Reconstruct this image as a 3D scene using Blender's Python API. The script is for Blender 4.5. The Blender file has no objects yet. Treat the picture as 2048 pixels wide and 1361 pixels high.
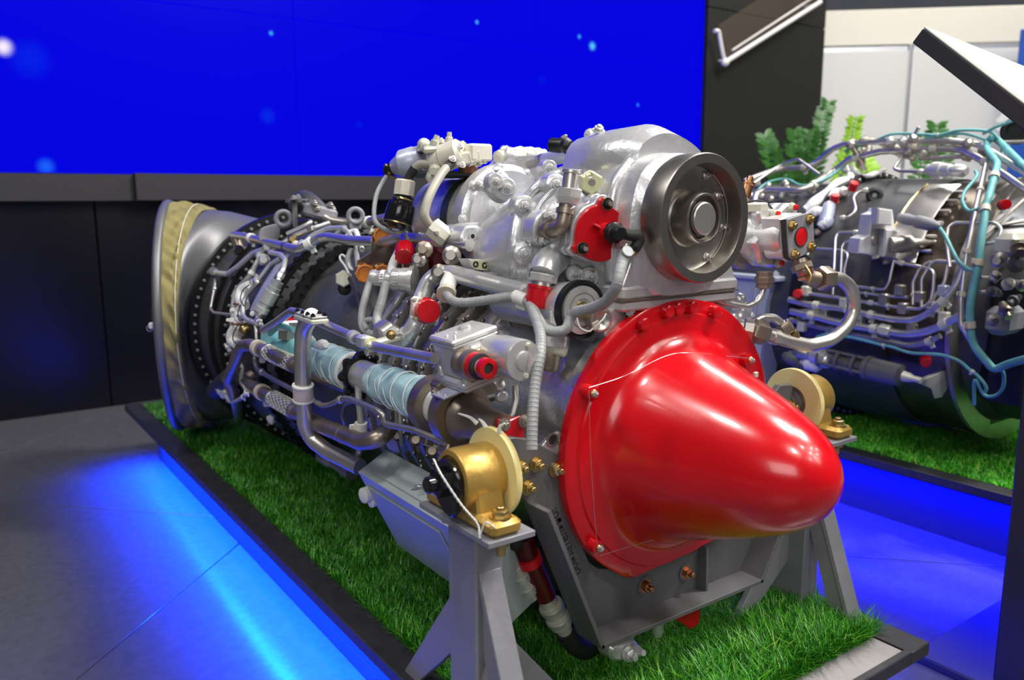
import bpy, bmesh, math, random
import numpy as np
from mathutils import Vector, Matrix, Quaternion
random.seed(5); np.random.seed(5)
PI = math.pi
SC = bpy.context.scene
COL = SC.collection

# ------------------------------------------------------------ camera, light, exposure
FPX, CX, CY = 1648.2, 1024.0, 680.5            # focal length and centre, in pixels of the 2048 x 1361 frame
PITCH, YAW, ROLL = 0.170312, 0.617269, -0.003649
CAMZ = 0.8175
_fw = Vector((math.sin(YAW)*math.cos(PITCH), math.cos(YAW)*math.cos(PITCH), -math.sin(PITCH)))
_rt = Vector((math.cos(YAW), -math.sin(YAW), 0)); _up = _rt.cross(_fw)
RT = _rt*math.cos(ROLL) + _up*math.sin(ROLL); UP = -_rt*math.sin(ROLL) + _up*math.cos(ROLL); FW = _fw
CAM = Vector((0, 0, CAMZ))
cam = bpy.data.cameras.new('camera'); camo = bpy.data.objects.new('camera', cam); COL.objects.link(camo)
camo.matrix_world = Matrix(((RT.x, UP.x, -FW.x, 0), (RT.y, UP.y, -FW.y, 0), (RT.z, UP.z, -FW.z, CAMZ), (0, 0, 0, 1)))
cam.sensor_width = 36; cam.sensor_fit = 'HORIZONTAL'; cam.lens = FPX*36/2048; cam.clip_start = .02
cam.dof.use_dof = True; cam.dof.focus_distance = 1.17; cam.dof.aperture_fstop = 5.0
SC.camera = camo
SC.view_settings.view_transform = 'Standard'; SC.view_settings.look = 'None'
SC.view_settings.exposure = 0; SC.view_settings.gamma = 1; SC.view_settings.use_curve_mapping = False
try: SC.cycles.use_denoising = True
except Exception: pass
w = bpy.data.worlds.new('hall'); SC.world = w; w.use_nodes = True
w.node_tree.nodes['Background'].inputs[0].default_value = (.86, .88, 1, 1); w.node_tree.nodes['Background'].inputs[1].default_value = .08

def area(name, loc, target, sx, sy, power, col=(1, 1, 1), shape='RECTANGLE', spread=None):
    l = bpy.data.lights.new(name, 'AREA'); l.shape = shape; l.size = sx; l.size_y = sy; l.energy = power; l.color = col
    if spread: l.spread = spread
    o = bpy.data.objects.new(name, l); COL.objects.link(o); o.location = loc
    o.rotation_euler = (Vector(target)-Vector(loc)).to_track_quat('-Z', 'Y').to_euler(); return o
# hall lighting: rows of ceiling floodlights over the stands, the nearest one in front and to the left, plus added fill lamps
area('hall_and_fill_light', (-0.4, .55, 3.6), (.7, .9, .4), .28, .28, 31, (1, .97, .93))
area('hall_and_fill_light', (.5, -1.6, 4.0), (.9, .9, .4), .35, .3, 40, (1, .97, .93))
area('hall_and_fill_light', (3.1, -.3, 3.9), (2.0, 1.0, .2), .4, .4, 90, (1, .98, .95))
area('hall_and_fill_light', (4.0, 2.2, 4.4), (2.2, 1.4, .3), 1.2, .8, 80, (1, .98, .95))
area('hall_and_fill_light', (2.3, .2, 3.9), (2.2, 1.2, .3), .5, .4, 105, (1, .98, .95))  # extra lamp added to whiten the second engine and brighten its turf
area('hall_and_fill_light', (-1.6, 1.4, 3.9), (.2, 1.8, 0), .8, .8, 34, (1, .97, .95))
area('hall_and_fill_light', (-2.3, -2.6, 2.7), (.8, .9, .45), 2.4, 1.5, 58, (1, .98, .96))  # large soft fill added behind the camera to brighten the nose underside
area('hall_and_fill_light', (6.8, 2.2, 4.4), (7.5, 5.5, 1.6), 2.5, 1.5, 138, (1, .97, .91))
for i, (x, y) in enumerate([(1.7, -1.2), (2.2, -1.9), (2.8, -1.4), (2.5, -2.6), (3.3, -2.2), (3.8, -1.5), (1.6, -2.7), (3.0, -3.2)]):
    area('ceiling_spot', (x, y, 3.7), (1.0, .9, .4), .10, .10, 11, (1, .95, .88), 'DISK')

# ------------------------------------------------------------ from a pixel of the photograph to a place in the hall
AX, AZ = .79, .499                              # engine axis, runs along Y
AX2, AZ2 = 2.23, .535                            # axis of the second engine
def ray(x, y): return (FW*FPX + RT*(x-CX) - UP*(y-CY)).normalized()
def P(x, y, X=None, Y=None, Z=None, R=None, D=None, R2=None):
    d = ray(x, y)
    if X is not None: return CAM + d*(X/d.x)
    if Y is not None: return CAM + d*(Y/d.y)
    if Z is not None: return CAM + d*((Z-CAMZ)/d.z)
    if D is not None: return CAM + d*(D/d.dot(FW))
    ax, az = (AX, AZ) if R2 is None else (AX2, AZ2)
    r = R if R2 is None else R2+.042
    ox, oz = -ax, CAMZ-az
    a = d.x*d.x+d.z*d.z; b = ox*d.x+oz*d.z; c = ox*ox+oz*oz-r*r
    return CAM + d*((-b-math.sqrt(max(b*b-a*c, 0)))/a)
TOP = .1725                                    # top of the two platforms; the hall floor is z = 0
WY = 3.555                                      # plane of the back wall
def px(p): return (Vector(p)-CAM).dot(FW)/FPX   # metres per pixel at a place

# ------------------------------------------------------------ materials
MATS = {}
def mat(name, col, metal=0, rough=.5, var=0, vscale=30, bump=0, bscale=200, coat=0, emit=None, trans=0, alpha=1, spec=.5, stretch=None):
    m = bpy.data.materials.new(name); m.use_nodes = True; nt = m.node_tree; b = nt.nodes['Principled BSDF']
    b.inputs['Base Color'].default_value = (*col, 1); b.inputs['Metallic'].default_value = metal; b.inputs['Roughness'].default_value = rough
    b.inputs['Specular IOR Level'].default_value = spec; b.inputs['Coat Weight'].default_value = coat; b.inputs['Coat Roughness'].default_value = .08
    b.inputs['Transmission Weight'].default_value = trans; b.inputs['Alpha'].default_value = alpha
    if emit: b.inputs['Emission Color'].default_value = (*emit[:3], 1); b.inputs['Emission Strength'].default_value = emit[3]
    if var or bump:
        tc = nt.nodes.new('ShaderNodeTexCoord'); src = tc.outputs['Object']
        if stretch:
            mp = nt.nodes.new('ShaderNodeMapping'); mp.inputs['Scale'].default_value = stretch; nt.links.new(src, mp.inputs[0]); src = mp.outputs[0]
    if var:
        n = nt.nodes.new('ShaderNodeTexNoise'); n.inputs['Scale'].default_value = vscale; n.inputs['Detail'].default_value = 4; nt.links.new(src, n.inputs['Vector'])
        r = nt.nodes.new('ShaderNodeValToRGB'); e = r.color_ramp.elements
        e[0].position = .3; e[1].position = .7
        e[0].color = (*[max(c*(1-var), 0) for c in col], 1); e[1].color = (*[min(c*(1+var), 1) for c in col], 1)
        nt.links.new(n.outputs[0], r.inputs[0]); nt.links.new(r.outputs[0], b.inputs['Base Color'])
    if bump:
        n2 = nt.nodes.new('ShaderNodeTexNoise'); n2.inputs['Scale'].default_value = bscale; n2.inputs['Detail'].default_value = 3; nt.links.new(src, n2.inputs['Vector'])
        bp = nt.nodes.new('ShaderNodeBump'); bp.inputs['Strength'].default_value = bump; bp.inputs['Distance'].default_value = .002
        nt.links.new(n2.outputs[0], bp.inputs['Height']); nt.links.new(bp.outputs[0], b.inputs['Normal'])
    MATS[name] = m; return m
mat('cast_silver', (.62, .62, .63), .6, .31, .05, 40, .4, 110)
mat('casing_polish', (.62, .62, .66), .9, .24, .06, 30, .3, 150)
mat('block_grey', (.50, .50, .50), .1, .42)
mat('silver_satin', (.64, .64, .63), .6, .31, .08, 30, .1, 300)
mat('steel', (.68, .65, .61), .92, .34, .10, 25)
mat('steel_dull', (.46, .43, .39), .9, .40, .15, 25)
mat('bronze_steel', (.36, .30, .24), .9, .40, .2, 30)
mat('machined', (.33, .31, .28), 1, .36, .08, 60)
mat('dark_casing', (.095, .095, .10), .55, .42, .25, 9, .1, 80)
mat('bronze_dark', (.16, .13, .10), .9, .34, .35, 14)
mat('exhaust_grey', (.15, .15, .155), .45, .44, .12, 8)
mat('black_metal', (.012, .012, .013), .3, .38)
mat('black_gloss', (.008, .008, .010), 0, .14)
mat('rubber', (.02, .02, .02), 0, .6)
mat('red_gloss', (.56, .002, .007), 0, .21, .05, 14, .05, 900, coat=.35)
mat('red_plastic', (.50, .004, .010), 0, .25)
mat('red_paint', (.60, .005, .01), 0, .34, .06, 30)
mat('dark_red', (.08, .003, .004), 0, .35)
mat('orange_plastic', (.62, .20, .02), 0, .4)
mat('olive_cloth', (.215, .185, .068), 0, .85, .12, 22, .5, 900)
mat('cream_nylon', (.82, .70, .30), 0, .38, .04, 14)
mat('gold_paint', (.52, .33, .08), .55, .36, .12, 30, .25, 120)
mat('brass', (.55, .42, .18), 1, .32, .15, 60)
mat('copper', (.52, .25, .13), 1, .33, .15, 60)
mat('grey_paint', (.11, .11, .113), .05, .46, .12, 16, .1, 200)
mat('stand_paint', (.22, .22, .24), .05, .5, .10, 14, .25, 140)
mat('blue_grey_paint', (.34, .37, .43), 0, .45)
mat('pale_box', (.36, .41, .40), 0, .36, .03, 20)
mat('wrap_blue', (.40, .62, .68), 0, .62, .07, 30, .35, 90)
mat('teal', (.12, .37, .37), 0, .5, .18, 40, .3, 120)
mat('teal_cloth', (.17, .46, .48), 0, .62, .15, 30, .4, 80)
mat('thread', (.75, .76, .72), 0, .7)
mat('white_wrap', (.78, .78, .76), 0, .6, .05, 30, .4, 90)
mat('hose_grey', (.31, .32, .32), .1, .55, .15, 60, .3, 300)
mat('pale_green', (.62, .62, .36), 0, .45)
mat('pale_fitting', (.58, .58, .47), .25, .42, .1, 50)
mat('beige_tube', (.40, .38, .31), .1, .45)
mat('cream_paint', (.68, .65, .54), .15, .42, .08, 60)
mat('lavender', (.42, .44, .55), .3, .34)
mat('tan_clamp', (.55, .49, .40), 0, .5)
mat('white_nylon', (.74, .74, .70), 0, .45)
mat('ink', (.012, .012, .03), 0, .6)
mat('tag_violet', (.10, .08, .20), 0, .6)
mat('dark_green', (.03, .045, .03), 0, .4)
mat('green_hose', (.07, .085, .07), .3, .4)
mat('wall_black', (.0025, .0025, .005), 0, .28, .1, 3, spec=.5)
mat('ledge_grey', (.022, .020, .022), 0, .5)
mat('column_grey', (.013, .013, .011), 0, .6, .06, 3, spec=.25)
mat('floor_grey', (.085, .085, .100), 0, .22, .10, 60, .03, 500, spec=.36)
mat('lip_black', (.030, .029, .034), 0, .5, .2, 60, .1, 400)
mat('skirt', (.03, .03, .04), 0, .5)
mat('edge_metal', (.36, .34, .34), .2, .5, .05, 300, .1, 900)
mat('soil', (.015, .03, .012), 0, .95, .3, 40)
mat('booth_white', (.72, .72, .69), 0, .5)
mat('booth_cream', (.80, .76, .66), 0, .5)
mat('alu', (.55, .56, .6), .8, .35)
mat('sign_blue', (.02, .10, .50), 0, .4)
mat('sign_white', (.85, .85, .85), 0, .4)
mat('lectern_black', (.022, .021, .024), 0, .5)
mat('lectern_face', (.93, .93, .95), 0, .35)
mat('lectern_edge', (.45, .47, .40), 0, .5)
mat('white_wire', (.72, .70, .68), .1, .4)
mat('smoke_pane', (.30, .22, .16), 0, .12, alpha=.08)
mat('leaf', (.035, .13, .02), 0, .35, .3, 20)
mat('leaf_lit', (.25, .48, .02), 0, .4, .15, 20)  # brighter copy of leaf, light on the fronds put into the colour
mat('stem_green', (.05, .14, .03), 0, .5)
mat('pot', (.03, .03, .03), 0, .5)

# ------------------------------------------------------------ mesh building
def basis(ax, hint=None):
    w_ = Vector(ax).normalized()
    h = Vector(hint) if hint is not None else (Vector((0, 0, 1)) if abs(w_.z) < .9 else Vector((1, 0, 0)))
    u = h - w_*h.dot(w_)
    if u.length < 1e-6: u = Vector((1, 0, 0)) - w_*w_.x
    u.normalize(); return u, w_.cross(u), w_
def catmull(pts, sub=6, closed=False):
    pts = [Vector(p) for p in pts]; n = len(pts); out = []
    rng = n if closed else n-1
    for i in range(rng):
        if closed: a, b, c, d = pts[(i-1) % n], pts[i], pts[(i+1) % n], pts[(i+2) % n]
        else: b, c = pts[i], pts[i+1]; a = pts[i-1] if i else b*2-c; d = pts[i+2] if i+2 < n else c*2-b
        for k in range(sub):
            t = k/sub; t2, t3 = t*t, t*t*t
            out.append(.5*((2*b)+(c-a)*t+(2*a-5*b+4*c-d)*t2+(3*b-a-3*c+d)*t3))
    if not closed: out.append(pts[-1])
    return out
def fillet(pts, r, seg=5):
    pts = [Vector(p) for p in pts]; out = [pts[0]]
    for i in range(1, len(pts)-1):
        a, b, c = pts[i-1], pts[i], pts[i+1]; d1 = (a-b); d2 = (c-b); l1, l2 = d1.length, d2.length
        if l1 < 1e-6 or l2 < 1e-6: continue
        d1 /= l1; d2 /= l2; ang = d1.angle(d2)
        if ang > 3.05: out.append(b); continue
        t = min(r/math.tan(ang/2), l1*.48, l2*.48); p0, p1 = b+d1*t, b+d2*t
        for k in range(seg+1):
            s = k/seg; out.append(p0*(1-s)**2 + b*2*s*(1-s) + p1*s*s)
    out.append(pts[-1]); return out
class MB:
    def __init__(s): s.v = []; s.f = []
    def add(s, vs, fs):
        o = len(s.v); s.v += [Vector(v) for v in vs]; s.f += [tuple(i+o for i in f) for f in fs]; return s
    def rings(s, rings, cap0=True, cap1=True, wrap=True):
        n = len(rings[0]); vs = [p for r in rings for p in r]; fs = []
        for i in range(len(rings)-1):
            for k in range(n if wrap else n-1):
                a, b = i*n+k, i*n+(k+1) % n; fs.append((a, b, b+n, a+n))
        if cap0: fs.append(tuple(range(n-1, -1, -1)))
        if cap1: fs.append(tuple((len(rings)-1)*n+k for k in range(n)))
        return s.add(vs, fs)
    def lathe(s, o, ax, prof, n=32, hint=None, closed=False):
        u, v, w_ = basis(ax, hint); o = Vector(o); rs = []
        for t, r in prof:
            r = max(r, 1e-5); rs.append([o+w_*t+(u*math.cos(2*PI*k/n)+v*math.sin(2*PI*k/n))*r for k in range(n)])
        if closed: rs.append(rs[0]); return s.rings(rs, False, False)
        return s.rings(rs)
    def cyl(s, a, b, r, r1=None, n=20, ch=0):
        a, b = Vector(a), Vector(b); L = (b-a).length; r1 = r if r1 is None else r1
        if L < 1e-7: return s
        pr = [(0, r), (L, r1)] if not ch else [(0, r-ch), (ch, r), (L-ch, r1), (L, r1-ch)]
        return s.lathe(a, b-a, pr, n)
    def ring(s, o, ax, R, r, h, n=32, hint=None):      # washer / band: outer R, inner r, height h along ax
        return s.lathe(o, ax, [(0, r), (0, R), (h, R), (h, r)], n, hint, closed=True)
    def torus(s, o, ax, R, r, n=32, m=8, sx=1, sy=1):
        u, v, w_ = basis(ax); o = Vector(o)
        return s.sweep([o+u*math.cos(2*PI*k/n)*R*sx+v*math.sin(2*PI*k/n)*R*sy for k in range(n)], r, m, closed=True)
    def sweep(s, pts, r, n=10, closed=False, cap=True, rf=None):
        pts = [Vector(p) for p in pts]; N = len(pts); rs = []; u = None
        for i, p in enumerate(pts):
            if closed: t = pts[(i+1) % N]-pts[i-1]
            else: t = pts[min(i+1, N-1)]-pts[max(i-1, 0)]
            if t.length < 1e-9: t = Vector((0, 0, 1))
            t.normalize()
            if u is None: u, v, _ = basis(t)
            else:
                u = (u - t*u.dot(t))
                if u.length < 1e-6: u = basis(t)[0]
                u.normalize(); v = t.cross(u)
            rr = r if rf is None else r*rf(i/(N-1))
            rs.append([p+(u*math.cos(2*PI*k/n)+v*math.sin(2*PI*k/n))*rr for k in range(n)])
        if closed: rs.append(rs[0]); return s.rings(rs, False, False)
        return s.rings(rs, cap, cap)
    def box(s, c, size, ax=None, bev=0):
        c = Vector(c); X, Y, Z = ax if ax else (Vector((1, 0, 0)), Vector((0, 1, 0)), Vector((0, 0, 1)))
        hx, hy, hz = [q/2 for q in size]; b = min(bev, hx*.9, hy*.9, hz*.9)
        if b <= 0:
            vs = [c+X*x*hx+Y*y*hy+Z*z*hz for x in (-1, 1) for y in (-1, 1) for z in (-1, 1)]
            return s.add(vs, [(0, 1, 3, 2), (4, 6, 7, 5), (0, 4, 5, 1), (2, 3, 7, 6), (0, 2, 6, 4), (1, 5, 7, 3)])
        poly = lambda q, k: [(-hx+q, -hy+k), (hx-q, -hy+k), (hx-k, -hy+q), (hx-k, hy-q), (hx-q, hy-k), (-hx+q, hy-k), (-hx+k, hy-q), (-hx+k, -hy+q)]
        rs = []
        for z, q, k in ((-hz, b, b*.999), (-hz+b, b, 0), (hz-b, b, 0), (hz, b, b*.999)):
            pp = poly(b if k == 0 else b*1.3, k)
            rs.append([c+X*x+Y*y+Z*z for x, y in pp])
        return s.rings(rs)
    def prism(s, poly, d, bev=0):                      # poly: 3-D outline, d: extrusion vector
        poly = [Vector(p) for p in poly]; d = Vector(d); n = len(poly)
        nn = Vector((0, 0, 0))
        for i in range(n): nn += poly[i].cross(poly[(i+1) % n])
        if nn.dot(d) < 0: poly.reverse()
        if bev <= 0: return s.rings([poly, [p+d for p in poly]])
        dn = d.normalized()
        def inset(q):
            out = []
            for i in range(n):
                a, b, c = poly[i-1], poly[i], poly[(i+1) % n]
                e1 = (b-a).normalized(); e2 = (c-b).normalized(); n1 = dn.cross(e1); n2 = dn.cross(e2)
                h = n1+n2; h = h/max(h.length_squared/2, .3) if h.length > 1e-6 else n1
                out.append(b+h*q)
            return out
        i0 = inset(bev)
        return s.rings([i0, [p+dn*bev for p in poly], [p+d-dn*bev for p in poly], [p+d for p in i0]])
    def hexa(s, p, ax, r, h, n=6, ch=.12, hint=None):
        return s.lathe(p, ax, [(0, r), (h*(1-ch), r), (h, r*.86)], n, hint)
    def ball(s, c, r, sc=(1, 1, 1), n=14, m=8, ax=(0, 0, 1)):
        u, v, w_ = basis(ax); c = Vector(c); rs = []
        for i in range(m+1):
            a = -PI/2+PI*i/m; q = max(math.cos(a), 1e-3)
            rs.append([c+(u*math.cos(2*PI*k/n)*sc[0]*q+v*math.sin(2*PI*k/n)*sc[1]*q+w_*math.sin(a)*sc[2])*r for k in range(n)])
        return s.rings(rs)
ORG = {}
from mathutils.bvhtree import BVHTree
def bvh(mb): return BVHTree.FromPolygons([tuple(v) for v in mb.v], mb.f)
def S(tree, x, y, lift=0, dflt=None):                # where the line of sight meets a built surface
    h = tree.ray_cast(CAM, ray(x, y))
    if h[0] is None: return P(x, y, Y=dflt)
    return h[0]-ray(x, y)*lift
ANG = math.radians(38)
def mesh_of(mb, m, name, c, smooth=True):
    me = bpy.data.meshes.new(name); me.from_pydata([v-c for v in mb.v], [], mb.f); me.validate(); 
    if smooth:
        me.polygons.foreach_set('use_smooth', [True]*len(me.polygons)); me.set_sharp_from_angle(angle=ANG)
    me.materials.append(MATS[m]); return me
def tag(o, label=None, cat=None, group=None, kind=None):
    for k, v in (('label', label), ('category', cat), ('group', group), ('kind', kind)):
        if v: o[k] = v
    return o
def obj(name, mb, m, parent=None, kind=None, label=None, smooth=True, fixn=True):
    vs = mb.v; lo = Vector((min(v.x for v in vs), min(v.y for v in vs), min(v.z for v in vs))); hi = Vector((max(v.x for v in vs), max(v.y for v in vs), max(v.z for v in vs)))
    c = (lo+hi)/2; me = mesh_of(mb, m, name, c, smooth)
    if fixn:
        bm = bmesh.new(); bm.from_mesh(me); bmesh.ops.recalc_face_normals(bm, faces=bm.faces); bm.to_mesh(me); bm.free()
    o = bpy.data.objects.new(name, me); COL.objects.link(o); ORG[o.name] = c
    if parent: o.parent = parent; o.location = c-ORG[parent.name]
    else: o.location = c
    return tag(o, label, kind=kind)
def empty(name, loc, label, cat, group=None):
    o = bpy.data.objects.new(name, None); COL.objects.link(o); o.location = loc; o.empty_display_size = .05; ORG[o.name] = Vector(loc)
    return tag(o, label, cat, group)
LIB = {}
def stamp(key, build, m):
    k = (key, m)
    if k not in LIB: mb = MB(); build(mb); LIB[k] = mesh_of(mb, m, key, Vector((0, 0, 0)))
    return LIB[k]
def place(name, me, p, ax, parent, size=1, roll=0, kind=None):
    o = bpy.data.objects.new(name, me); COL.objects.link(o); p = Vector(p); ORG[o.name] = p
    o.rotation_mode = 'QUATERNION'; o.rotation_quaternion = Vector(ax).to_track_quat('Z', 'Y') @ Quaternion((0, 0, 1), roll)
    o.scale = (size,)*3 if not isinstance(size, tuple) else size
    if parent: o.parent = parent; o.location = p-ORG[parent.name]
    else: o.location = p
    return o
def _bolt(mb): mb.lathe((0, 0, 0), (0, 0, 1), [(0, 1.45), (.22, 1.45)], 18); mb.hexa((0, 0, .22), (0, 0, 1), 1.1, .8); mb.cyl((0, 0, 1), (0, 0, 1.45), .55, n=12, ch=.08)
def _stud(mb): mb.lathe((0, 0, 0), (0, 0, 1), [(0, 1.5), (.25, 1.5)], 18); mb.hexa((0, 0, .25), (0, 0, 1), 1.15, .95); mb.lathe((0, 0, 1.2), (0, 0, 1), [(0, .62), (.85, .62), (1.0, .5)], 12)
def _screw(mb): mb.lathe((0, 0, 0), (0, 0, 1), [(0, 1), (.45, 1), (.75, .75), (.8, .3)], 16)
def _nut(mb): mb.hexa((0, 0, 0), (0, 0, 1), 1.15, 1.0)
def bolt(p, ax, r, parent, m='silver_satin', kind='bolt', roll=.3):
    b = {'bolt': _bolt, 'stud': _stud, 'screw': _screw, 'nut': _nut}[kind]
    return place('nut' if kind in ('nut', 'stud') else kind, stamp(kind, b, m), p, ax, parent, r, roll)
def path(pts, mode='R', v=None):                      # [(x, y, depth[, mode])] pixels -> points
    out = []
    for q in pts:
        md = q[3] if len(q) > 3 else mode; d = q[2] if len(q) > 2 else v
        out.append(P(q[0], q[1], **{md: d}))
    return out
def tube(name, m, parent, pts, r, mode='R', v=None, bend=None, n=12, smooth=False, world=False, sub=6, rf=None, label=None):
    w_ = [Vector(p) for p in pts] if world else path(pts, mode, v)
    line = catmull(w_, sub) if smooth else fillet(w_, bend if bend else r*3)
    o = obj(name, MB().sweep(line, r, n, rf=rf), m, parent, label=label); o_line[o.name] = line; return o
o_line = {}
def along(o, t):
    L = o_line[o.name]; d = [0]
    for a, b in zip(L, L[1:]): d.append(d[-1]+(b-a).length)
    s = t*d[-1]
    for i in range(len(L)-1):
        if d[i+1] >= s: return L[i].lerp(L[i+1], (s-d[i])/max(d[i+1]-d[i], 1e-9)), (L[i+1]-L[i]).normalized()
    return L[-1], (L[-1]-L[-2]).normalized()
def band(o, t, r, w_, m, name='clamp', lug=True, parent=None):     # a clamp round a tube
    p, d = along(o, t); mb = MB(); mb.lathe(p-d*w_/2, d, [(0, r*.7), (0, r), (w_, r), (w_, r*.7)], 16)
    if lug:
        u, v_, _ = basis(d); q = u*.8 + v_*.2; mb.box(p-q.normalized()*r*1.25, (w_*.8, r*.5, r*1.1), (d, v_, u), .0006)
    return obj(name, mb, m, parent or o)
def nutband(o, t, r, w_, m, name='coupling_nut'):
    p, d = along(o, t); return obj(name, MB().lathe(p-d*w_/2, d, [(0, r*.85), (w_*.12, r), (w_*.88, r), (w_, r*.85)], 6), m, o)

# ------------------------------------------------------------ the setting
Xa, Ya, Za = Vector((1, 0, 0)), Vector((0, 1, 0)), Vector((0, 0, 1))
floor = obj('floor', MB().box((3.5, 3, -.034), (17, 16, .04)), 'edge_metal', kind='structure')
s2 = math.sqrt(.5); E1, E2 = Vector((s2, s2, 0)), Vector((-s2, s2, 0))
c0 = (Vector((0, 2.672, 0))).dot(E1); d0 = Vector((0, 1.362, 0)).dot(E2); SZ = 1.117
for i in range(-4, 11):
    for j in range(-8, 8):
        q = E1*(c0+(i+.5)*SZ) + E2*(d0+(j+.5)*SZ)
        if not (-2.2 < q.x < 11 and -2 < q.y < 9.5): continue
        tx, ty = random.uniform(-.003, .003), random.uniform(-.003, .003)
        ax = ((E1+Za*tx).normalized(), (E2+Za*ty).normalized(), (Za-E1*tx-E2*ty).normalized())
        obj('floor_panel', MB().box(q+Za*-.0065, (SZ-.005, SZ-.005, .012), ax, .001), 'floor_grey', floor)

wall = obj('wall_back', MB().box((1.5, WY+.12, .45), (5.2, .1, .9)), 'wall_black', kind='structure')
xs = [-1.1, -.66, .552, 1.72, 2.9, 4.0]
for a, b in zip(xs, xs[1:]):
    obj('wall_panel', MB().box(((a+b)/2, WY+.03, .43), (b-a-.004, .06, .86), bev=.002), 'wall_black', wall)
lz0, lz1 = P(100, 403, Y=WY).z, P(100, 348, Y=WY).z
jx = P(265, 400, Y=WY).x
t = obj('trim_1', MB().box(((jx-1.1)/2, WY-.005, (lz0+lz1)/2), (jx+1.1, .09, lz1-lz0), bev=.002), 'ledge_grey', kind='structure')
t = obj('trim_2', MB().box(((jx+3.99)/2, WY-.02, (lz0+lz1)/2+.003), (3.99-jx, .12, lz1-lz0+.004), bev=.002), 'ledge_grey', kind='structure')

# video wall: emitting panels with a dark seam between them, a blue picture with pale dots on it
m = bpy.data.materials.new('screen'); m.use_nodes = True; nt = m.node_tree; b = nt.nodes['Principled BSDF']
b.inputs['Base Color'].default_value = (.001, .001, .002, 1); b.inputs['Roughness'].default_value = .25; b.inputs['Specular IOR Level'].default_value = .02
tc = nt.nodes.new('ShaderNodeNewGeometry'); acc = None
DOTS = [(8, 94, .045, (1, .9, 1)), (60, 118, .10, (0, .012, .80)), (543, 66, .016, (.05, .55, 1)), (955, 44, .016, (.1, .6, 1)), (1160, 73, .018, (.05, .5, 1)), (1186, 92, .034, (.1, .62, 1)),
         (1277, 210, .018, (.02, .25, 1)), (92, 333, .045, (.01, .12, 1)), (536, 232, .05, (.0, .02, .82)), (720, 250, .03, (0, .006, .76)), (1085, 160, .04, (0, .006, .76))]
for (sx, sy, rr, cc) in DOTS:
    q = P(sx, sy, Y=WY-.03)
    vm = nt.nodes.new('ShaderNodeVectorMath'); vm.operation = 'DISTANCE'; vm.inputs[1].default_value = q; nt.links.new(tc.outputs['Position'], vm.inputs[0])
    mr = nt.nodes.new('ShaderNodeMapRange'); mr.interpolation_type = 'SMOOTHERSTEP'; mr.inputs[1].default_value = 0; mr.inputs[2].default_value = rr; mr.inputs[3].default_value = 1; mr.inputs[4].default_value = 0
    nt.links.new(vm.outputs['Value'], mr.inputs[0])
    mx = nt.nodes.new('ShaderNodeMix'); mx.data_type = 'RGBA'; mx.inputs[7].default_value = (*cc, 1); nt.links.new(mr.outputs[0], mx.inputs[0])
    if acc is None: mx.inputs[6].default_value = (0, 0, .745, 1)
    else: nt.links.new(acc, mx.inputs[6])
    acc = mx.outputs[2]
nt.links.new(acc, b.inputs['Emission Color']); b.inputs['Emission Strength'].default_value = 1
MATS['screen'] = m
vw = empty('video_wall', (1.4, WY, lz1), 'wide seamed video wall showing plain deep blue with a few pale dots', 'screen')
sx = [P(1405, 200, Y=WY-.03).x]; pw = P(1075, 200, Y=WY-.03).x - P(595, 200, Y=WY-.03).x
x2, x1 = P(1075, 200, Y=WY-.03).x, P(595, 200, Y=WY-.03).x
xs = [x1-2*pw, x1-pw, x1, x2, sx[0]]; zs = [lz1+.003, P(588, 37, Y=WY-.03).z]; zs += [zs[1]*2-zs[0], zs[1]*3-2*zs[0]]
for a, b_ in zip(xs, xs[1:]):
    for c, d in zip(zs, zs[1:]):
        obj('screen_panel', MB().box(((a+b_)/2, WY+.02, (c+d)/2), (b_-a-.0035, .09, d-c-.0035)), 'screen', vw)
obj('back_frame', MB().box(((xs[0]+xs[-1])/2, WY+.09, (zs[0]+zs[-1])/2), (xs[-1]-xs[0], .04, zs[-1]-zs[0])), 'wall_black', vw)

# dark return wall beside the screen, two stacked cladding boards
cx0, cx1 = P(1411, 200, Y=WY-.05).x, P(1647, 120, Y=WY-.05).x
col = obj('wall_right', MB().box(((cx0+cx1)/2, WY+.14, 1.6), (cx1-cx0-.02, .3, 3.2)), 'column_grey', kind='structure')
zj = P(1500, 392, Y=WY-.05).z
obj('wall_panel', MB().box(((cx0+cx1)/2, WY-.03, zj/2), (cx1-cx0, .04, zj-.004), bev=.002), 'column_grey', col)
zk = P(1600, 48, Y=WY-.05).z
obj('wall_panel', MB().box(((cx0+cx1)/2, WY-.03, (zj+zk)/2), (cx1-cx0, .04, zk-zj-.006), bev=.002), 'column_grey', col)
obj('wall_panel', MB().box(((cx0+cx1)/2, WY-.03, (3.2+zk)/2), (cx1-cx0, .04, 3.2-zk-.004), bev=.002), 'column_grey', col)

# white exhibition booth far behind on the right
BD = 6.2
bx, by, bz = RT.copy(), FW.copy(), Vector((0, 0, 1)); bx.z = 0; by.z = 0; bx.normalize(); by.normalize(); bx = (bx - by*.04).normalized(); by = Vector((-bx.y, bx.x, 0))
def B(x, y): return P(x, y, D=BD + (x-1648)*-.0004)
q0, q1 = B(1560, 93), B(2300, 82); zt = B(1900, 19).z
booth = empty('exhibition_booth', (B(1800, 400).x, B(1800, 400).y, 0), 'white walled exhibition booth with cream fascia far behind the plants', 'booth')
q0.z = q1.z = B(1830, 90).z
Lb = (q1-q0).length; md = (q0+q1)/2; bxx = (q1-q0).normalized(); byy = Vector((-bxx.y, bxx.x, 0))
A3 = (bxx, byy, Za)
obj('fascia_board', MB().box(Vector((md.x, md.y, (q0.z+zt)/2)), (Lb, .06, zt-q0.z), A3, .004), 'booth_cream', booth)
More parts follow.
